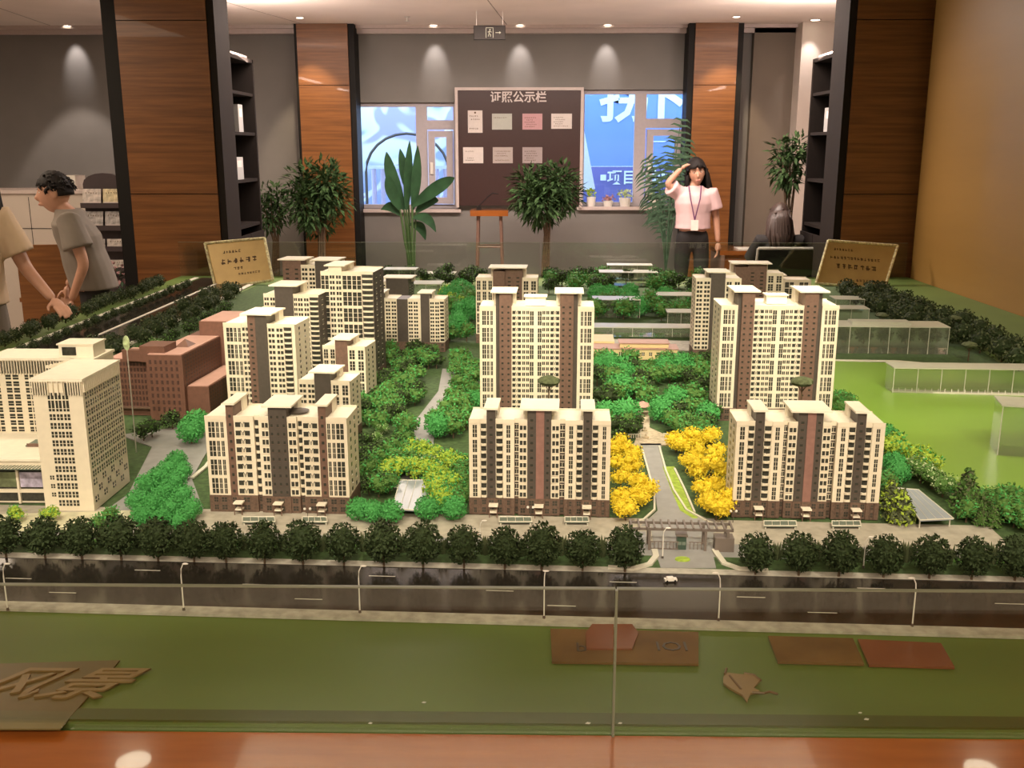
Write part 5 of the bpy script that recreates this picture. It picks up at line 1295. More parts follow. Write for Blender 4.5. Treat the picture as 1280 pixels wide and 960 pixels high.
row(12, lambda k: (1.05+0.10*k, 4.80+rn.uniform(-.02, .02)), DKR, (0.07, 0.09), 'dark tree seen through the long clear block by the lake', 'dark trees behind the long clear block')
row(5, lambda k: (-1.45+0.11*k, 4.55+rn.uniform(-.05, .05)), YG[:1]+WH[:1], (0.09, 0.11), 'yellowish bush behind the left cluster of towers', 'yellowish bushes behind the left cluster')
# ================================================================ FURNITURE AND PLANTS OF THE HALL
def leaf_cloud(m, c, rad, n, L, rn, flat=0.95, wd=0.34, droop=0.05):
    for i in range(n):
        u = rn.uniform(-1, 1); a = rn.random()*2*PI; q = math.sqrt(1-u*u); k = rn.random()**0.4
        d = Vector((q*math.cos(a), q*math.sin(a), u*flat)); p = Vector(c)+Vector((d.x*rad[0]*k, d.y*rad[1]*k, d.z*rad[2]*k))
        t = (d+Vector((rn.uniform(-.6,.6), rn.uniform(-.6,.6), rn.uniform(-.6,.6)-droop))).normalized(); s = t.cross(Vector((rn.uniform(-.4,.4), rn.uniform(-.4,.4), 1))).normalized()
        l = L*rn.uniform(0.7, 1.3); w_ = l*wd
        m.add([p, p+t*l*0.45+s*w_*0.5, p+t*l+Vector((0,0,-l*0.15)), p+t*l*0.45-s*w_*0.5], [(0,1,2,3)])
def pot(ro, r, h, mt=M_pot):
    m = MB().m(mt); m.lathe([(r*0.72, 0), (r*0.95, h*0.9), (r*1.05, h*0.9), (r*1.05, h), (r*0.9, h), (r*0.85, h*0.93)], 24); m.build('pot', ro, smooth=False)
    m = MB().m(M_trunk); m.lathe([(r*0.86, h*0.9), (r*0.86, h*0.92)], 16); m.build('soil', ro)
def ficus(px, Y, ctop, cbot, half, label, n=900, seed=1, ph=0.40, trunk=True):
    t = aty(px, ctop, Y); b_ = aty(px, cbot, Y); cz = (t.z+b_.z)/2; rz = (t.z-b_.z)/2; rx = half/1240*Y
    ro = thing('potted_ficus', label, 'potted plant', (t.x, Y, 0)); rn = random.Random(seed)
    pot(ro, 0.17, ph)
    m = MB().m(M_trunk); 
    for k in range(3): m.tube([(0.03*(k-1), 0, ph*0.9), (0.02*(k-1)+0.02, 0.01, cz*0.7), (0.07*(k-1), 0.03*(k-1), cz)], [0.018, 0.014, 0.008], 6)
    for k in range(9): a = k*0.7; m.tube([(0, 0, cz-rz*0.9), (rx*0.7*math.cos(a), rx*0.6*math.sin(a), cz+rz*0.5*math.sin(k*2.1))], [0.008, 0.003], 4)
    m.build('stem', ro)
    m = MB().m(M_lroom)
    for k in range(7):
        a = k*0.9; leaf_cloud(m, (rx*0.45*math.cos(a), rx*0.4*math.sin(a), cz+rz*0.42*math.sin(k*2.4)), (rx*0.62, rx*0.6, rz*0.62), n//7, 0.085, rn)
    m.build('foliage', ro)
    return ro
ficus(395, 9.9, 198, 296, 40, 'bushy potted ficus in front of the left wooden column', 2300, 3)
ficus(338, 10.2, 228, 292, 22, 'smaller light green potted plant beside the left bookcase', 500, 5)
ficus(682, 9.9, 203, 282, 43, 'bushy potted ficus in front of the notice board', 2300, 8)
# plant on the bookcase side at the right
ficus(990, 9.15, 165, 240, 24, 'tall leafy potted plant beside the right bookcase', 600, 9)
# bird of paradise plant with big blades
p = aty(513, 250, 10.1); ro = thing('banana_plant', 'tall potted plant with large upright dark blades in front of the left window', 'potted plant', (p.x, 10.1, 0)); pot(ro, 0.2, 0.45)
rn = random.Random(21)
def blade(base, tip, mid_off, wd, mt, name='leaf'):
    base = Vector(base); tip = Vector(tip); n = 9; m = MB().m(mt); mid = (base+tip)/2+Vector(mid_off)
    ax = (tip-base).normalized(); s0 = ax.cross(Vector((0.25, -1, 0.1))).normalized(); vs = []
    for i in range(n+1):
        t = i/n; c = base*(1-t)**2+mid*2*t*(1-t)+tip*t*t; w_ = wd*math.sin(PI*min(1, (t*0.93+0.06)))**0.75
        nr = s0.cross(ax).normalized()*w_*0.30
        vs += [c-s0*w_+nr, c, c+s0*w_+nr]
    fs = []
    for i in range(n): fs += [(3*i, 3*i+1, 3*i+4, 3*i+3), (3*i+1, 3*i+2, 3*i+5, 3*i+4)]
    m.add(vs, fs); return m.build(name, ro, smooth=True)
def P(px, py, dy=0.0):
    q = aty(px, py, 10.1+dy); return (q.x-ro.location.x, dy, q.z)
M_stalk = mat('stalk', (0.05, 0.10, 0.03), 0.5)
for (bx, by, tx, ty, off, wd, dy) in ((508, 262, 512, 176, (0, 0, 0.0), 0.045, 0.0), (505, 262, 483, 190, (-.06, 0, .05), 0.065, 0.05), (516, 262, 522, 182, (.02, 0, 0), 0.05, -0.05), (515, 258, 568, 222, (.10, 0, .10), 0.065, -0.1),
                                     (500, 262, 484, 218, (-.05, 0, .04), 0.06, -0.08), (520, 265, 548, 250, (.05, 0, .12), 0.06, 0.05), (502, 270, 476, 262, (0, 0, .12), 0.05, 0.02), (515, 272, 545, 290, (.06, 0, .12), 0.05, -.05), (512, 280, 532, 300, (.05, 0, .1), 0.05, .05), (510, 240, 500, 186, (0, 0, 0), 0.05, 0.1)):
    b_ = P(bx, by, dy*0.3); t_ = P(tx, ty, dy)
    blade(b_, t_, off, wd, M_lroom2)
    m = MB().m(M_stalk); m.tube([(0.02*math.sin(tx), 0.02*math.cos(tx), 0.42), (b_[0]*0.6, b_[1], (b_[2]+0.42)/2), b_], [0.014, 0.011, 0.009], 6); m.build('stalk', ro)
# palm beside the right window
p = aty(835, 260, 10.2); ro = thing('palm_plant', 'potted palm with arching fronds in front of the right window', 'potted plant', (p.x, 10.2, 0)); pot(ro, 0.2, 0.42)
rn = random.Random(5)
M_palm = leafm('palm_leaf', (0.06, 0.12, 0.07), 0.4, 20)
for k, (tx, ty, sag) in enumerate(((810, 198, .12), (802, 215, .15), (852, 150, .02), (845, 172, .04), (822, 200, .1), (862, 190, .1), (806, 246, .16), (858, 175, .05), (818, 232, .1), (868, 215, .15), (812, 268, .2), (842, 200, .05))):
    q = aty(tx, ty, 10.2+rn.uniform(-.2, .1)); tip = Vector((q.x-ro.location.x, q.y-10.2, q.z)); base = Vector((0, 0, 0.45)); mid = Vector((tip.x*0.3, tip.y*0.3, tip.z*0.75+sag+0.1))
    pts = [base*(1-t)**2+mid*2*t*(1-t)+tip*t*t for t in [i/14 for i in range(15)]]
    m = MB().m(M_palm); m.tube(pts, [0.008]*8+[0.004]*7, 5)
    for i in range(5, 15):
        t = (pts[min(i+1, 14)]-pts[i-1]).normalized()
        for s in (-1, 1):
            sd = (t.cross(Vector((0, 1, 0.2))).normalized()*s+t*0.5+Vector((0, 0, -0.35))).normalized(); L = 0.17*(1-abs(i-10)/9); w_ = 0.011
            c = pts[i]; n_ = t*w_
            m.add([c-n_, c+n_, c+sd*L*0.6+n_*0.8, c+sd*L+Vector((0, 0, -0.03)), c+sd*L*0.6-n_*0.8], [(0,1,2,3,4)])
    m.build('frond', ro)
# bar stool like stand with a dark pen tray
p = aty(612, 262, 9.9); zt = p.z
ro = thing('wooden_stand', 'tall four legged stand with a glossy reddish wood top below the notice board', 'stool', (p.x, 9.9, 0))
m = MB().m(M_ledge); m.box(-0.185, 0.185, -0.14, 0.14, zt-0.055, zt); m.build('top', ro)
for sx in (-1, 1):
    for sy in (-1, 1):
        m = MB().m(M_brown); m.tube([(sx*0.11, sy*0.09, zt-0.05), (sx*0.14, sy*0.11, 0)], 0.016, 6); m.build('leg', ro)
for z in (0.45, 0.75):
    m = MB().m(M_brown)
    for sy in (-1, 1): m.tube([(-0.125, sy*0.1, z), (0.125, sy*0.1, z)], 0.010, 6)
    for sx in (-1, 1): m.tube([(sx*0.125, -0.1, z), (sx*0.125, 0.1, z)], 0.010, 6)
    m.build('stretcher', ro)
m = MB().m(M_black); m.tube([(-0.09, 0, 0.03), (0.0, 0, 0.12), (0.05, 0, 0.16), (0.11, 0, 0.15)], [0.006, 0.006, 0.008, 0.004], 6); m.box(-0.11, -0.06, -0.02, 0.02, 0, 0.03)
tag(m.build('desk_microphone', loc=(p.x-0.02, 9.9, zt)), 'small dark angled device standing on the reddish stand', 'device')

# reception counter, box and rack at the left
p = aty(70, 300, 8.6)
ro = thing('reception_counter', 'pale reception cabinet behind the man at the left', 'cabinet', (p.x-0.2, 8.6, 0))
zt = aty(60, 242, 8.6).z
m = MB().m(M_white_wall); m.box(-0.62, 0.62, 0, 0.45, 0, zt); m.build('body', ro)
m = MB().m(M_trim); m.box(-0.64, 0.64, -0.02, 0.47, zt, zt+0.03); m.build('top', ro)
m = MB().m(M_black); m.box(-0.002, 0.002, -0.003, 0, 0.1, zt-0.03); m.box(-0.6, 0.6, -0.003, 0, zt-0.30, zt-0.295); m.build('door_gap', ro)
p2_ = aty(87, 240, 8.65); m = MB().m(M_whitep); m.box(-0.09, 0.06, 0, 0.2, 0, 0.12); o = m.build('desk_calendar', loc=(p2_.x, 8.65, zt+0.03)); tag(o, 'white standing calendar on the pale cabinet by the man', 'calendar')
q = MB().m(M_black); q.box(-0.05, 0.03, -0.001, 0, 0.03, 0.08); q.build('picture', o)
a = aty(107, 300, 8.3); c = aty(151, 218, 8.3)
ro = thing('brochure_rack', 'dark arched brochure rack beside the left pillar', 'rack', ((a.x+c.x)/2, 8.3, 0)); hw = (c.x-a.x)/2
M_rack = mat('rack_purple', (0.055, 0.040, 0.042), 0.4)
m = MB().m(M_rack); pts = [(-hw, 0), (hw, 0), (hw, c.z-0.08)] + [(hw*math.cos(t*PI/8), c.z-0.08+0.09*math.sin(t*PI/8)) for t in range(1, 8)] + [(-hw, c.z-0.08)]
m.add([(x, 0.05, z) for x, z in pts]+[(x, 0.08, z) for x, z in pts], [tuple(range(len(pts))), tuple(range(2*len(pts)-1, len(pts)-1, -1))]+[(i, len(pts)+i, len(pts)+(i+1) % len(pts), (i+1) % len(pts)) for i in range(len(pts))]); m.build('back_panel', ro)
rows = [258, 286, 312, 338]; zs = [aty(128, r, 8.3).z for r in rows]
for z in zs:
    m = MB().m(M_rack); m.box(-hw, hw, -0.03, 0.05, z-0.012, z); m.box(-hw, hw, -0.035, -0.03, z-0.012, z+0.03); m.build('shelf', ro)
covers = [mat('cover_cream', (0.50, 0.44, 0.40), 0.4, noise_amt=0.4, scale=30), mat('cover_yellow', (0.55, 0.47, 0.28), 0.4, noise_amt=0.4, scale=30), mat('cover_grey', (0.36, 0.33, 0.32), 0.4, noise_amt=0.5, scale=30)]
nmz = ['top', 'second', 'third', 'lowest']
for i, z in enumerate(zs):
    for j in range(2):
        if i == 3 and j == 0: continue
        m = MB().m(covers[(0, 1, 2, 2, 2, 0, 1, 0)[i*2+j]]); hh = 0.145 if i < 2 else 0.09; w_ = hw*0.44
        m.box(-w_, w_, 0, 0.012, 0, hh); o = m.build('brochure', loc=(ro.location.x+(j-0.5)*hw*0.98, 8.3-0.018, z+0.001)); o.rotation_euler = (-0.2, 0, 0)
        q = MB().m(M_ink); scribble(q, -w_*0.7, w_*0.7, hh*0.7, hh*0.82, 0, 0.02, rn); q.m(M_trim).box(-w_*0.9, w_*0.9, -0.0006, 0, hh*0.05, hh*0.25); q.build('cover_print', o)
        tag(o, '%s brochure on the %s shelf of the dark rack' % (('left', 'right')[j], nmz[i]), 'brochure', 'brochures in the rack')
# reddish wooden chair and a small table with a pink flower between the people and the pillar
p = aty(60, 330, 6.9); ro = thing('wooden_armchair', 'reddish wooden chair back between the two visitors', 'chair', (p.x, 6.9, 0), R(12))
zt = aty(60, 306, 6.9).z
m = MB().m(M_wood); m.box(-0.20, 0.20, 0.0, 0.03, 0.5, zt); m.build('backrest', ro)
m = MB().m(M_wood); m.box(-0.22, 0.22, 0.0, 0.42, 0.42, 0.46); m.build('seat', ro)
for x in (-0.2, 0.2):
    for y in (0.015, 0.40):
        m = MB().m(M_brown); m.box(x-0.02, x+0.02, y-0.02, y+0.02, 0, 0.42); m.build('leg', ro)
    m = MB().m(M_wood); m.box(x-0.02, x+0.02, 0.03, 0.40, 0.64, 0.67); m.build('armrest', ro)
tp = aty(145, 378, 7.6); tz = tp.z
ro = thing('side_table', 'low dark side table beside the left pillar', 'table', (tp.x-0.02, 7.6, 0))
m = MB().m(M_smoke); m.box(-0.24, 0.2, -0.2, 0.2, tz-0.03, tz); m.build('tabletop', ro)
for sx in (-0.2, 0.17):
    for sy in (-0.17, 0.17):
        m = MB().m(M_smoke); m.box(sx-0.02, sx+0.02, sy-0.02, sy+0.02, 0, tz-0.03); m.build('leg', ro)
ro = thing('potted_flower', 'dark pot with pinkish flowers on the low side table', 'potted plant', (tp.x+0.03, 7.6, tz)); 
m = MB().m(M_pot); m.lathe([(0.04, 0), (0.06, 0.09), (0.05, 0.09)], 14); m.build('pot', ro)
m = MB().m(M_palm); leaf_cloud(m, (0, 0, 0.17), (0.09, 0.08, 0.1), 60, 0.06, rn); m.m(M_paper3); leaf_cloud(m, (0, 0, 0.22), (0.09, 0.08, 0.09), 60, 0.035, rn, wd=0.8); m.build('blooms', ro)
for k, (dx, a_) in enumerate(((-0.17, 0.3), (-0.09, 0.5))):
    m = MB().m(M_paper if k else M_paper3); m.box(-0.05, 0.05, -0.07, 0.07, 0, 0.008); o = m.build('leaflet', loc=(tp.x+dx, 7.5, tz+0.001+k*0.009), rz=a_); tag(o, ('pinkish', 'white')[k]+' leaflet lying on the low side table', 'leaflet')

# desk and chair at the right
p = aty(945, 306, 9.3); dz = p.z
ro = thing('wooden_desk', 'reddish wooden desk in front of the right corner', 'desk', (p.x+0.1, 9.6, 0))
m = MB().m(M_ledge); m.box(-0.42, 0.02, -0.25, 0.3, 0.72, 0.76); m.build('desktop', ro)
m = MB().m(M_ledge); m.box(-0.40, 0.0, -0.23, -0.21, 0.1, 0.72); m.build('front_panel', ro)
for x in (-0.40, -0.02): m = MB().m(M_brown); m.box(x-0.01, x+0.02, -0.28, 0.28, 0, 0.72); m.build('side_panel', ro)
m = MB().m(M_paper); m.box(-0.09, 0.09, -0.12, 0.12, 0, 0.012); o = m.build('paper_stack', loc=(p.x-0.05, 9.5, 0.761)); tag(o, 'white sheet of papers on the left end of the reddish desk', 'paper')
p = aty(974, 312, 8.55); ro = thing('office_chair', 'black chair with chrome frame holding the seated woman', 'chair', (p.x, 8.55, 0))
zc = aty(974, 311, 8.3).z
m = MB().m(M_metal)
for s in (-1, 1):
    m = MB().m(M_metal); m.tube([(s*0.235, -0.24, zc), (s*0.25, -0.22, 0.55), (s*0.25, -0.2, 0.02), (s*0.25, 0.2, 0.02), (s*0.25, 0.2, 0.44), (s*0.25, -0.15, 0.44)], 0.012, 8); m.build('frame_tube', ro)
m = MB().m(M_metal); m.tube([(-0.235, -0.24, zc), (0.235, -0.24, zc)], 0.014, 8); m.build('top_rail', ro)
m = MB().m(M_black); m.box(-0.225, 0.225, -0.255, -0.225, 0.50, zc-0.01); m.build('backrest', ro)
m = MB().m(M_black); m.box(-0.225, 0.225, -0.22, 0.22, 0.42, 0.47); m.build('seat', ro)
for s in (-1, 1): m = MB().m(M_black); m.box(s*0.26-0.02, s*0.26+0.02, -0.2, 0.15, 0.64, 0.67); m.build('armrest', ro)
chair_loc = Vector((p.x, 8.55, 0))

# ================================================================ PEOPLE
def skin_mesh(chains, sub=2):
    """chains: list of lists of (point, radius); chains sharing a point join there"""
    bm = bmesh.new(); keys = {}; root = None
    lay = bm.verts.layers.skin.verify()
    for ch in chains:
        prev = None
        for p_, r_ in ch:
            k = tuple(round(c, 4) for c in p_)
            v = keys.get(k)
            if v is None:
                v = bm.verts.new(p_); keys[k] = v
                rr = r_ if isinstance(r_, (tuple, list)) else (r_, r_)
                v[lay].radius = rr
                if root is None: v[lay].use_root = True; root = v
            if prev is not None and prev != v:
                try: bm.edges.new((prev, v))
                except ValueError: pass
            prev = v
    me = bpy.data.meshes.new('skel'); bm.to_mesh(me); bm.free()
    o = bpy.data.objects.new('skel', me); COL.objects.link(o)
    md = o.modifiers.new('s', 'SKIN'); md.use_smooth_shade = True
    o.modifiers.new('u', 'SUBSURF').levels = sub
    dg = bpy.context.evaluated_depsgraph_get(); dg.update()
    res = bpy.data.meshes.new_from_object(o.evaluated_get(dg)); bpy.data.objects.remove(o)
    return res
def fuse(name, meshes, mt, parent, voxel=0.007, smooth=2):
    bm = bmesh.new()
    for me, M in meshes:
        t = bpy.data.meshes.new('t') ; bm2 = bmesh.new(); bm2.from_mesh(me); bm2.transform(M); bm2.to_mesh(t); bm2.free(); bm.from_mesh(t)
    me = bpy.data.meshes.new(name); bm.to_mesh(me); bm.free()
    o = bpy.data.objects.new('tmp', me); COL.objects.link(o)
    md = o.modifiers.new('r', 'REMESH'); md.mode = 'VOXEL'; md.voxel_size = voxel
    sm = o.modifiers.new('m', 'SMOOTH'); sm.iterations = smooth; sm.factor = 0.5
    dg = bpy.context.evaluated_depsgraph_get(); dg.update()
    res = bpy.data.meshes.new_from_object(o.evaluated_get(dg)); bpy.data.objects.remove(o)
    res.name = name
    res.materials.clear(); res.materials.append(mt)
    for p_ in res.polygons: p_.use_smooth = True; p_.material_index = 0
    ob = bpy.data.objects.new(name, res); COL.objects.link(ob); ob.parent = parent
    return ob
I4 = Matrix.Identity(4)
def head_mesh(s=1.0):
    """head facing -Y, centre at origin, about 0.23 high"""
    m = MB(); n = 28; k = 20; vs = []
    for i in range(k+1):
        ph = PI*i/k; z = -math.cos(ph)
        for j in range(n):
            a = 2*PI*j/n; x = math.sin(ph)*math.cos(a); y = math.sin(ph)*math.sin(a)
            X = x*0.074; Y_ = y*0.092; Z = z*0.116
            if z < 0:                        # jaw and chin
                X *= 1-0.42*(-z)**1.4; 
                if y > 0: Y_ *= 1-0.45*(-z)
                else: Y_ *= 1-0.10*(-z); Y_ -= 0.008*(-z)
            if y < -0.75 and -0.45 < z < 0.12 and abs(x) < 0.22: Y_ -= 0.018*(1-abs(x)/0.22)*(0.6 if z > -0.2 else 1.0)   # nose
            if y < -0.6 and 0.02 < z < 0.22 and 0.2 < abs(x) < 0.55: Y_ += 0.006      # eye sockets
            vs.append((X*s, Y_*s, Z*s))
    fs = [(i*n+j, i*n+(j+1) % n, (i+1)*n+(j+1) % n, (i+1)*n+j) for i in range(k) for j in range(n)]
    m.add(vs, fs)
    for sx in (-1, 1): m.ball((sx*0.075*s, 0.008*s, 0.0), (0.012*s, 0.020*s, 0.032*s), 10)
    m.ball((0, -0.102*s, -0.020*s), (0.012*s, 0.014*s, 0.014*s), 8)
    m.ball((0, -0.084*s, -0.060*s), (0.024*s, 0.012*s, 0.012*s), 8)
    return m.mesh('head')
def hand_chains(wrist, d, palm_n, side, curl=0.5, L=0.17):
    """palm and five fingers: d direction of the hand, palm_n palm normal, side = thumb side direction"""
    w_ = Vector(wrist); d = Vector(d).normalized(); n_ = Vector(palm_n).normalized(); s = Vector(side).normalized()
    ch = []; kn = w_+d*0.085
    ch.append([(tuple(w_), 0.024), (tuple(w_+d*0.04), (0.034, 0.018)), (tuple(kn), (0.034, 0.014))])
    fing = []
    for i, (o_, l_) in enumerate(((0.030, 0.070), (0.010, 0.080), (-0.010, 0.074), (-0.028, 0.058))):
        b_ = kn+s*o_-d*0.015; a1 = curl*0.5; a2 = curl
        p1 = b_+d*0.015+(d*math.cos(a1)+n_*math.sin(a1))*l_*0.5; p2 = p1+(d*math.cos(a1+a2)+n_*math.sin(a1+a2))*l_*0.5
        fing.append([(tuple(b_), 0.0095), (tuple(p1), 0.0088), (tuple(p2), 0.0075)])
    b_ = w_+d*0.03+s*0.022; p1 = b_+(d*0.7+s*0.7+n_*0.2).normalized()*0.038; p2 = p1+(d*0.9+s*0.3+n_*0.3).normalized()*0.032
    fing.append([(tuple(b_), 0.012), (tuple(p1), 0.0105), (tuple(p2), 0.0085)])
    return ch, fing
def person(label, loc, rz, J, HT, head_c, head_rot, cloth, scale=1.0, hs=1.0, extra=None):
    """J: joints in the body's own frame (facing -Y). cloth: function adding garments"""
    ro = thing('person', label, 'person', loc, rz); ro.scale = (scale,)*3
    V = lambda k: tuple(J[k])
    meshes = []
    body = [[(V('pelvis'), (0.135, 0.105)), (V('waist'), (0.118, 0.088)), (V('chest'), (0.140, 0.100)), (V('neckb'), (0.075, 0.065)), (V('neck'), 0.050), (tuple(Vector(J['neck']).lerp(Vector(head_c), 0.6)), 0.048)]]
    for s in 'lr':
        body.append([(V('chest'), (0.14, 0.1)), (V('sh'+s), 0.052), (V('el'+s), 0.038), (V('wr'+s), 0.025)])
        body.append([(V('pelvis'), (0.135, .105)), (V('hip'+s), 0.085), (V('kn'+s), 0.055), (V('an'+s), 0.036), (V('to'+s), 0.034)])
    meshes.append((skin_mesh(body), I4))
    for s in 'lr':
        d, n_, sd, cu = J['hand'+s]
        ch, fg = hand_chains(J['wr'+s], d, n_, sd, cu)
        meshes.append((skin_mesh(ch), I4))
        for f in fg: meshes.append((skin_mesh([f], 1), I4))
    H = Matrix.Translation(head_c) @ head_rot.to_4x4()
    meshes.append((head_mesh(hs), H))
    b_ = fuse('body', meshes, M_skin, ro, 0.0065, 1)
    # eyes, brows and lips
    for sx in (-1, 1):
        m = MB().m(M_whitep); m.ball((sx*0.030*hs, -0.0765*hs, 0.010*hs), (0.0125*hs, 0.006*hs, 0.0055*hs), 10); m.m(M_black); m.ball((sx*0.030*hs, -0.0805*hs, 0.010*hs), (0.0058*hs, 0.003*hs, 0.0052*hs), 8)
        o = m.build('eye', ro, smooth=True); o.matrix_local = H
        m = MB().m(M_hair); m.ball((sx*0.030*hs, -0.086*hs, 0.028*hs), (0.015*hs, 0.003*hs, 0.0022*hs), 8); o = m.build('eyebrow', ro); o.matrix_local = H
    m = MB().m(mat('lips', (0.40, 0.13, 0.10), 0.4)); m.ball((0, -0.0935*hs, -0.060*hs), (0.022*hs, 0.005*hs, 0.006*hs), 10); o = m.build('lips', ro, smooth=True); o.matrix_local = H
    return ro, H
def hair(ro, H, long_, hs=1.0, seed=0, fringe=0.35, chains=None):
    """lumpy hair cap cut round the face, plus locks"""
    m = MB().m(M_hair); n = 30; k = 18; vs = []; ok = []
    for i in range(k+1):
        ph = PI*i/k; z = -math.cos(ph)
        for j in range(n):
            a = 2*PI*j/n; x = math.sin(ph)*math.cos(a); y = math.sin(ph)*math.sin(a)
            nz = 1+0.05*noise.noise(Vector((x*4+seed, y*4, z*4)))+0.02*math.sin(a*14)
            kk = 1.0 if long_ else 0.955
            vs.append((x*0.086*hs*nz*kk, y*0.106*hs*nz*kk+0.004, z*0.126*hs*nz*kk+0.004)); ok.append((x, y, z))
    fs = []
    for i in range(k):
        for j in range(n):
            q = (i*n+j, i*n+(j+1) % n, (i+1)*n+(j+1) % n, (i+1)*n+j)
            x, y, z = (sum(ok[t][c] for t in q)/4 for c in range(3))
            low = -0.55 if long_ else -0.22
            if z < low or (y < -0.12 and z < fringe-(0.25*abs(x) if long_ else 0)) or (y < 0.3 and z < 0.12 and not long_ and abs(x) > 0.3) : continue
            fs.append(q)
    m.add(vs, fs); me = m.mesh('hair', True)
    o = bpy.data.objects.new('hair', me); COL.objects.link(o); o.parent = ro; o.matrix_local = H
    sd = o.modifiers.new('thick', 'SOLIDIFY'); sd.thickness = 0.010; sd.offset = -1
    rn3 = random.Random(seed+5); m = MB().m(M_hair)
    for i in range(150 if not long_ else 30):
        a = rn3.random()*2*PI; u = rn3.uniform(0.15, 1.0); q = math.sqrt(1-u*u)
        if q*math.sin(a) < -0.5 and u < fringe: continue
        b0 = Vector((0.080*q*math.cos(a), 0.100*q*math.sin(a)+0.004, 0.118*u))*hs; d = Vector((q*math.cos(a), q*math.sin(a), u*0.6)); t = Vector((rn3.uniform(-1, 1), rn3.uniform(-.3, 1), rn3.uniform(-1, .2)))
        m.tube([b0-d*0.004, b0+d*0.004+t*0.012, b0+d*0.001+t*0.034], [0.010, 0.009, 0.003], 5)
    q = bpy.data.objects.new('hair_tufts', m.mesh('hair_tufts', True)); COL.objects.link(q); q.parent = o
    if long_:
        rn2 = random.Random(seed+1)
        m = MB().m(M_hair)
        for i in range(34):
            a = PI*(-0.12+1.24*i/33); x = 0.080*math.cos(a)*hs; y = 0.088*math.sin(a)*hs+0.010; L = long_*rn2.uniform(0.85, 1.05)
            w2 = 0.95+0.25*rn2.random()
            m.tube([(x*0.9, y, 0.05), (x*1.10, y*1.08, -0.03), (x*1.15*w2, y*1.1+0.01, -L*0.6), (x*1.0*w2, y*1.15+0.015, -L)], [0.012, 0.020, 0.021, 0.008], 6)
        q = bpy.data.objects.new('long_hair', m.mesh('long_hair', True)); COL.objects.link(q); q.parent = ro; q.matrix_local = H
def garment(name, ro, chains, mt, vox=0.009):
    return fuse(name, [(skin_mesh(c), I4) for c in chains], mt, ro, vox, 2)
def lerp(a, b_, t): return tuple(Vector(a).lerp(Vector(b_), t))
def shirt(ro, J, mt, sleeve=0.55, loose=1.0, hem_t=0.1, name='shirt'):
    """torso lofted through the joints plus two tapered sleeves, fused to one cloth surface"""
    V = {k: Vector(v) for k, v in J.items() if not k.startswith('hand')}
    hem = V['pelvis'].lerp(V['waist'], hem_t)
    m = MB(); g = 0.014*loose
    sh = (V['shl']-V['shr']).length/2
    top = V['neckb']
    secs = [(hem, 0.158+g, 0.125+g), (V['waist'], 0.140+g*1.5, 0.108+g*1.5), (V['waist'].lerp(V['chest'], 0.5), 0.150+g, 0.112+g), (V['chest'], 0.168+g, 0.118+g),
            (V['chest'].lerp(top, 0.55), sh*0.98+g, 0.098+g), (V['chest'].lerp(top, 0.82)+Vector((0, 0.006, 0)), sh*0.78, 0.100), (top+Vector((0, 0.008, 0.03)), 0.086, 0.084)]
    m.loft(secs, 20)
    for s in 'lr':
        a, e = V['sh'+s], V['el'+s]; c = V['chest'].lerp(top, 0.45); c = a.lerp(c, 0.35)
        m.tube([c, a, a.lerp(e, sleeve*0.5), a.lerp(e, sleeve)], [0.066, 0.068+g*0.4, 0.062+g*0.8, 0.060+g*1.3], 14)
    return fuse(name, [(m.mesh('cloth'), I4)], mt, ro, 0.009, 5)
def trousers(ro, J, mt, top=0.45):
    c = [[(lerp(J['pelvis'], J['waist'], top), (0.138, 0.108)), (J['pelvis'], (0.145, 0.115))]]
    for s in 'lr': c.append([(J['pelvis'], (0.145, 0.115)), (J['hip'+s], 0.096), (J['kn'+s], 0.068), (lerp(J['kn'+s], J['an'+s], 0.95), 0.055)])
    return garment('trousers', ro, [c], mt)
def shoes(ro, J, mt):
    for s in 'lr':
        m = MB().m(mt); a = Vector(J['an'+s]); t = Vector(J['to'+s]); c = (a+t)/2
        m.ball((c.x, c.y, 0.04), (0.048, (t-a).length*0.5+0.07, 0.042), 12); m.build('shoe', ro, smooth=True)
STAND = dict(pelvis=(0,0,0.90), waist=(0,0,1.05), chest=(0,0,1.25), neckb=(0,0.01,1.39), neck=(0,0.005,1.44),
             hipl=(0.09,0,0.86), hipr=(-0.09,0,0.86), knl=(0.10,-0.01,0.48), knr=(-0.10,-0.01,0.48), anl=(0.10,0.03,0.08), anr=(-0.10,0.03,0.08), tol=(0.11,-0.12,0.04), tor=(-0.11,-0.12,0.04),
             shl=(0.175,0,1.35), shr=(-0.175,0,1.35), ell=(0.22,0.02,1.08), elr=(-0.22,0.02,1.08), wrl=(0.23,-0.03,0.84), wrr=(-0.23,-0.03,0.84),
             handl=((0,-0.1,-1), (-1,0,0), (0,-1,0), 0.5), handr=((0,-0.1,-1), (1,0,0), (0,-1,0), 0.5))
M_blouse = mat('pink_blouse', (0.60, 0.42, 0.42), 0.7, noise_amt=0.06, scale=8, bump=0.3)
M_black_cl = mat('black_cloth', (0.012, 0.010, 0.010), 0.8)
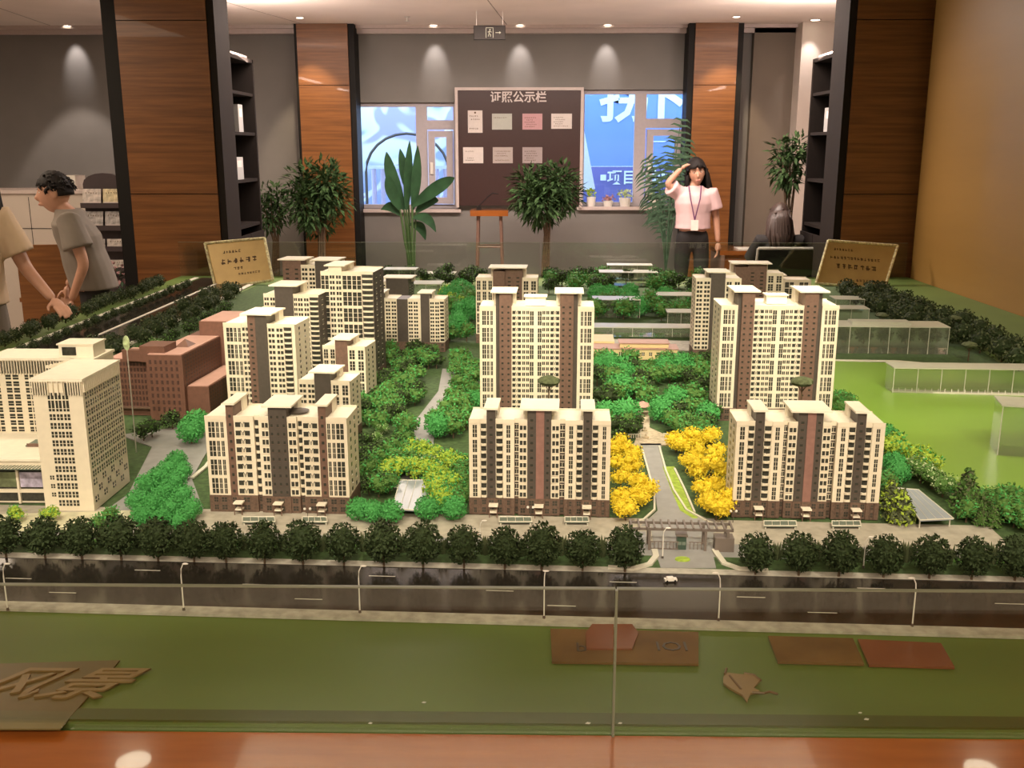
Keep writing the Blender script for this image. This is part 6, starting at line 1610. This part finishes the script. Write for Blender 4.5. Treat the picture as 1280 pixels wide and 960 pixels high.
# woman standing with one hand on her head
J = dict(STAND); J.update(shl=(0.17,0,1.345), shr=(-0.17,0,1.36), elr=(-0.27,-0.06,1.44), wrr=(-0.135,-0.035,1.585), ell=(0.225,0.02,1.10), wrl=(0.25,-0.02,0.87), handr=((0.75,0.15,0.45), (0.3,0.2,-0.9), (0.2,-0.9,0.2), 0.6))
hc = (0.015, -0.01, 1.545)
p = aty(866, 283, 9.45)
wz = -0.0
ro, H = person('woman in a pale pink blouse with a lanyard, standing with one hand on her head', (p.x, 9.45, 0), R(-4), J, 1.62, hc, Matrix.Rotation(R(-8), 3, 'Y') @ Matrix.Rotation(R(6), 3, 'X'), None, 0.955, 1.08)
hair(ro, H, 0.26, 1.16, 3, 0.45)
shirt(ro, J, M_blouse, 0.62, 1.4, 0.70); trousers(ro, J, M_black_cl, 0.95); shoes(ro, J, M_black)
m = MB().m(mat('lanyard_violet', (0.12, 0.03, 0.10), 0.6)); m.tube([(-0.06, -0.055, 1.42), (-0.045, -0.150, 1.30), (0.0, -0.172, 1.10)], 0.006, 6); m.tube([(0.06, -0.055, 1.42), (0.045, -0.150, 1.30), (0.0, -0.172, 1.10)], 0.006, 6); m.build('lanyard', ro)
m = MB().m(M_whitep); m.box(-0.035, 0.035, -0.182, -0.177, 1.0, 1.10); m.build('name_badge', ro)
# man at the left in profile, facing left, leaning a little over the table edge
MJ = dict(STAND)
def lean(J, a, z0=0.9):
    M = Matrix.Translation((0, 0, z0)) @ Matrix.Rotation(a, 4, 'X') @ Matrix.Translation((0, 0, -z0)); R3 = M.to_3x3(); Q = {}
    for k, v in J.items():
        if k.startswith('hand'): Q[k] = v
        elif k[:2] in ('hi', 'kn', 'an', 'to') or k == 'pelvis': Q[k] = v
        else: Q[k] = tuple(M @ Vector(v))
    return Q, M
MJ.update(shl=(0.195,0,1.36), shr=(-0.195,0,1.36), ell=(0.24, 0.01, 1.07), wrl=(0.22, -0.14, 0.86), elr=(-0.24, 0.0, 1.08), wrr=(-0.2, -0.2, 0.92), neckb=(0,-0.02,1.40), neck=(0,-0.04,1.45))
MJ, LM = lean(MJ, R(12))
hm_ = LM @ Vector((0, -0.055, 1.545))
p = aty(88, 300, 5.75) + Vector((0.16, 0, 0))
M_tee = mat('grey_tee', (0.21, 0.18, 0.15), 0.8, noise_amt=0.06, scale=10, bump=0.3)
ro, H = person('man in a grey t-shirt seen in profile facing left beside the table', (-2.76, 6.25, 0), R(-72), MJ, 1.7, tuple(hm_), Matrix.Rotation(R(4), 3, 'X'), None, 0.94, 1.12)
hair(ro, H, 0, 1.15, 9, 0.38)
shirt(ro, MJ, M_tee, 0.62, 2.2, -0.1, name='t_shirt'); trousers(ro, MJ, M_black_cl, 0.8); shoes(ro, MJ, M_black)
# person at the left edge: only a yellowish sleeve, forearm and long hair show
LJ = dict(STAND)
LJ.update(elr=(-0.25, -0.08, 1.12), wrr=(-0.22, -0.33, 1.0), ell=(0.26, -0.05, 1.09), wrl=(0.33, -0.27, 0.945), neck=(0.03,0.0,1.445), handl=((0.2, -0.9, -0.35), (0, 0.2, -1), (-1, 0, 0), 0.4), handr=((0,-1,-0.3), (0,0,-1), (1,0,0), 0.4))
M_ysh = mat('cream_shirt', (0.62, 0.47, 0.32), 0.8, noise_amt=0.05, scale=10, bump=0.3)
p = aty(-48, 330, 4.95)
ro, H = person('person in a cream short sleeved shirt with long hair at the left edge', (-2.85, 5.0, 0), R(38), LJ, 1.65, (0.07, -0.03, 1.56), Matrix.Rotation(R(5), 3, 'X'), None, 1.0)
hair(ro, H, 0.40, 1.10, 14, 0.4)
shirt(ro, LJ, M_ysh, 0.72, 1.4); trousers(ro, LJ, M_tee, 0.8); shoes(ro, LJ, M_black)
# seated woman seen from behind
SJ = dict(pelvis=(0,0.05,0.55), waist=(0,0.07,0.68), chest=(0,0.03,0.90), neckb=(0,0.0,1.04), neck=(0,-0.01,1.09), hipl=(0.09,0.0,0.53), hipr=(-0.09,0.0,0.53), knl=(0.11,-0.40,0.53), knr=(-0.11,-0.40,0.53), anl=(0.11,-0.42,0.10), anr=(-0.11,-0.42,0.10), tol=(0.11,-0.56,0.05), tor=(-0.11,-0.56,0.05),
          shl=(0.165,0.03,1.0), shr=(-0.165,0.03,1.0), ell=(0.22,-0.10,0.80), elr=(-0.22,-0.10,0.80), wrl=(0.14,-0.34,0.80), wrr=(-0.14,-0.34,0.80), handl=((-0.2,-1,0), (0,0,-1), (-1,0,0), 0.5), handr=((0.2,-1,0), (0,0,-1), (1,0,0), 0.5))
ro, H = person('seated woman with long dark hair seen from behind at the right', (chair_loc.x-0.01, chair_loc.y, -0.0), R(180), SJ, 1.2, (0, -0.02, 1.20), Matrix.Rotation(R(14), 3, 'X'), None, 0.93)
M_hair = mat('brown_hair', (0.045, 0.028, 0.022), 0.45, noise_amt=0.3, scale=60, bump=0.8, stretch=(1,1,0.15))
hair(ro, H, 0.30, 1.10, 30, 0.4)
shirt(ro, SJ, M_black_cl, 0.9, 1.0, name='dark_top'); trousers(ro, SJ, M_black_cl)
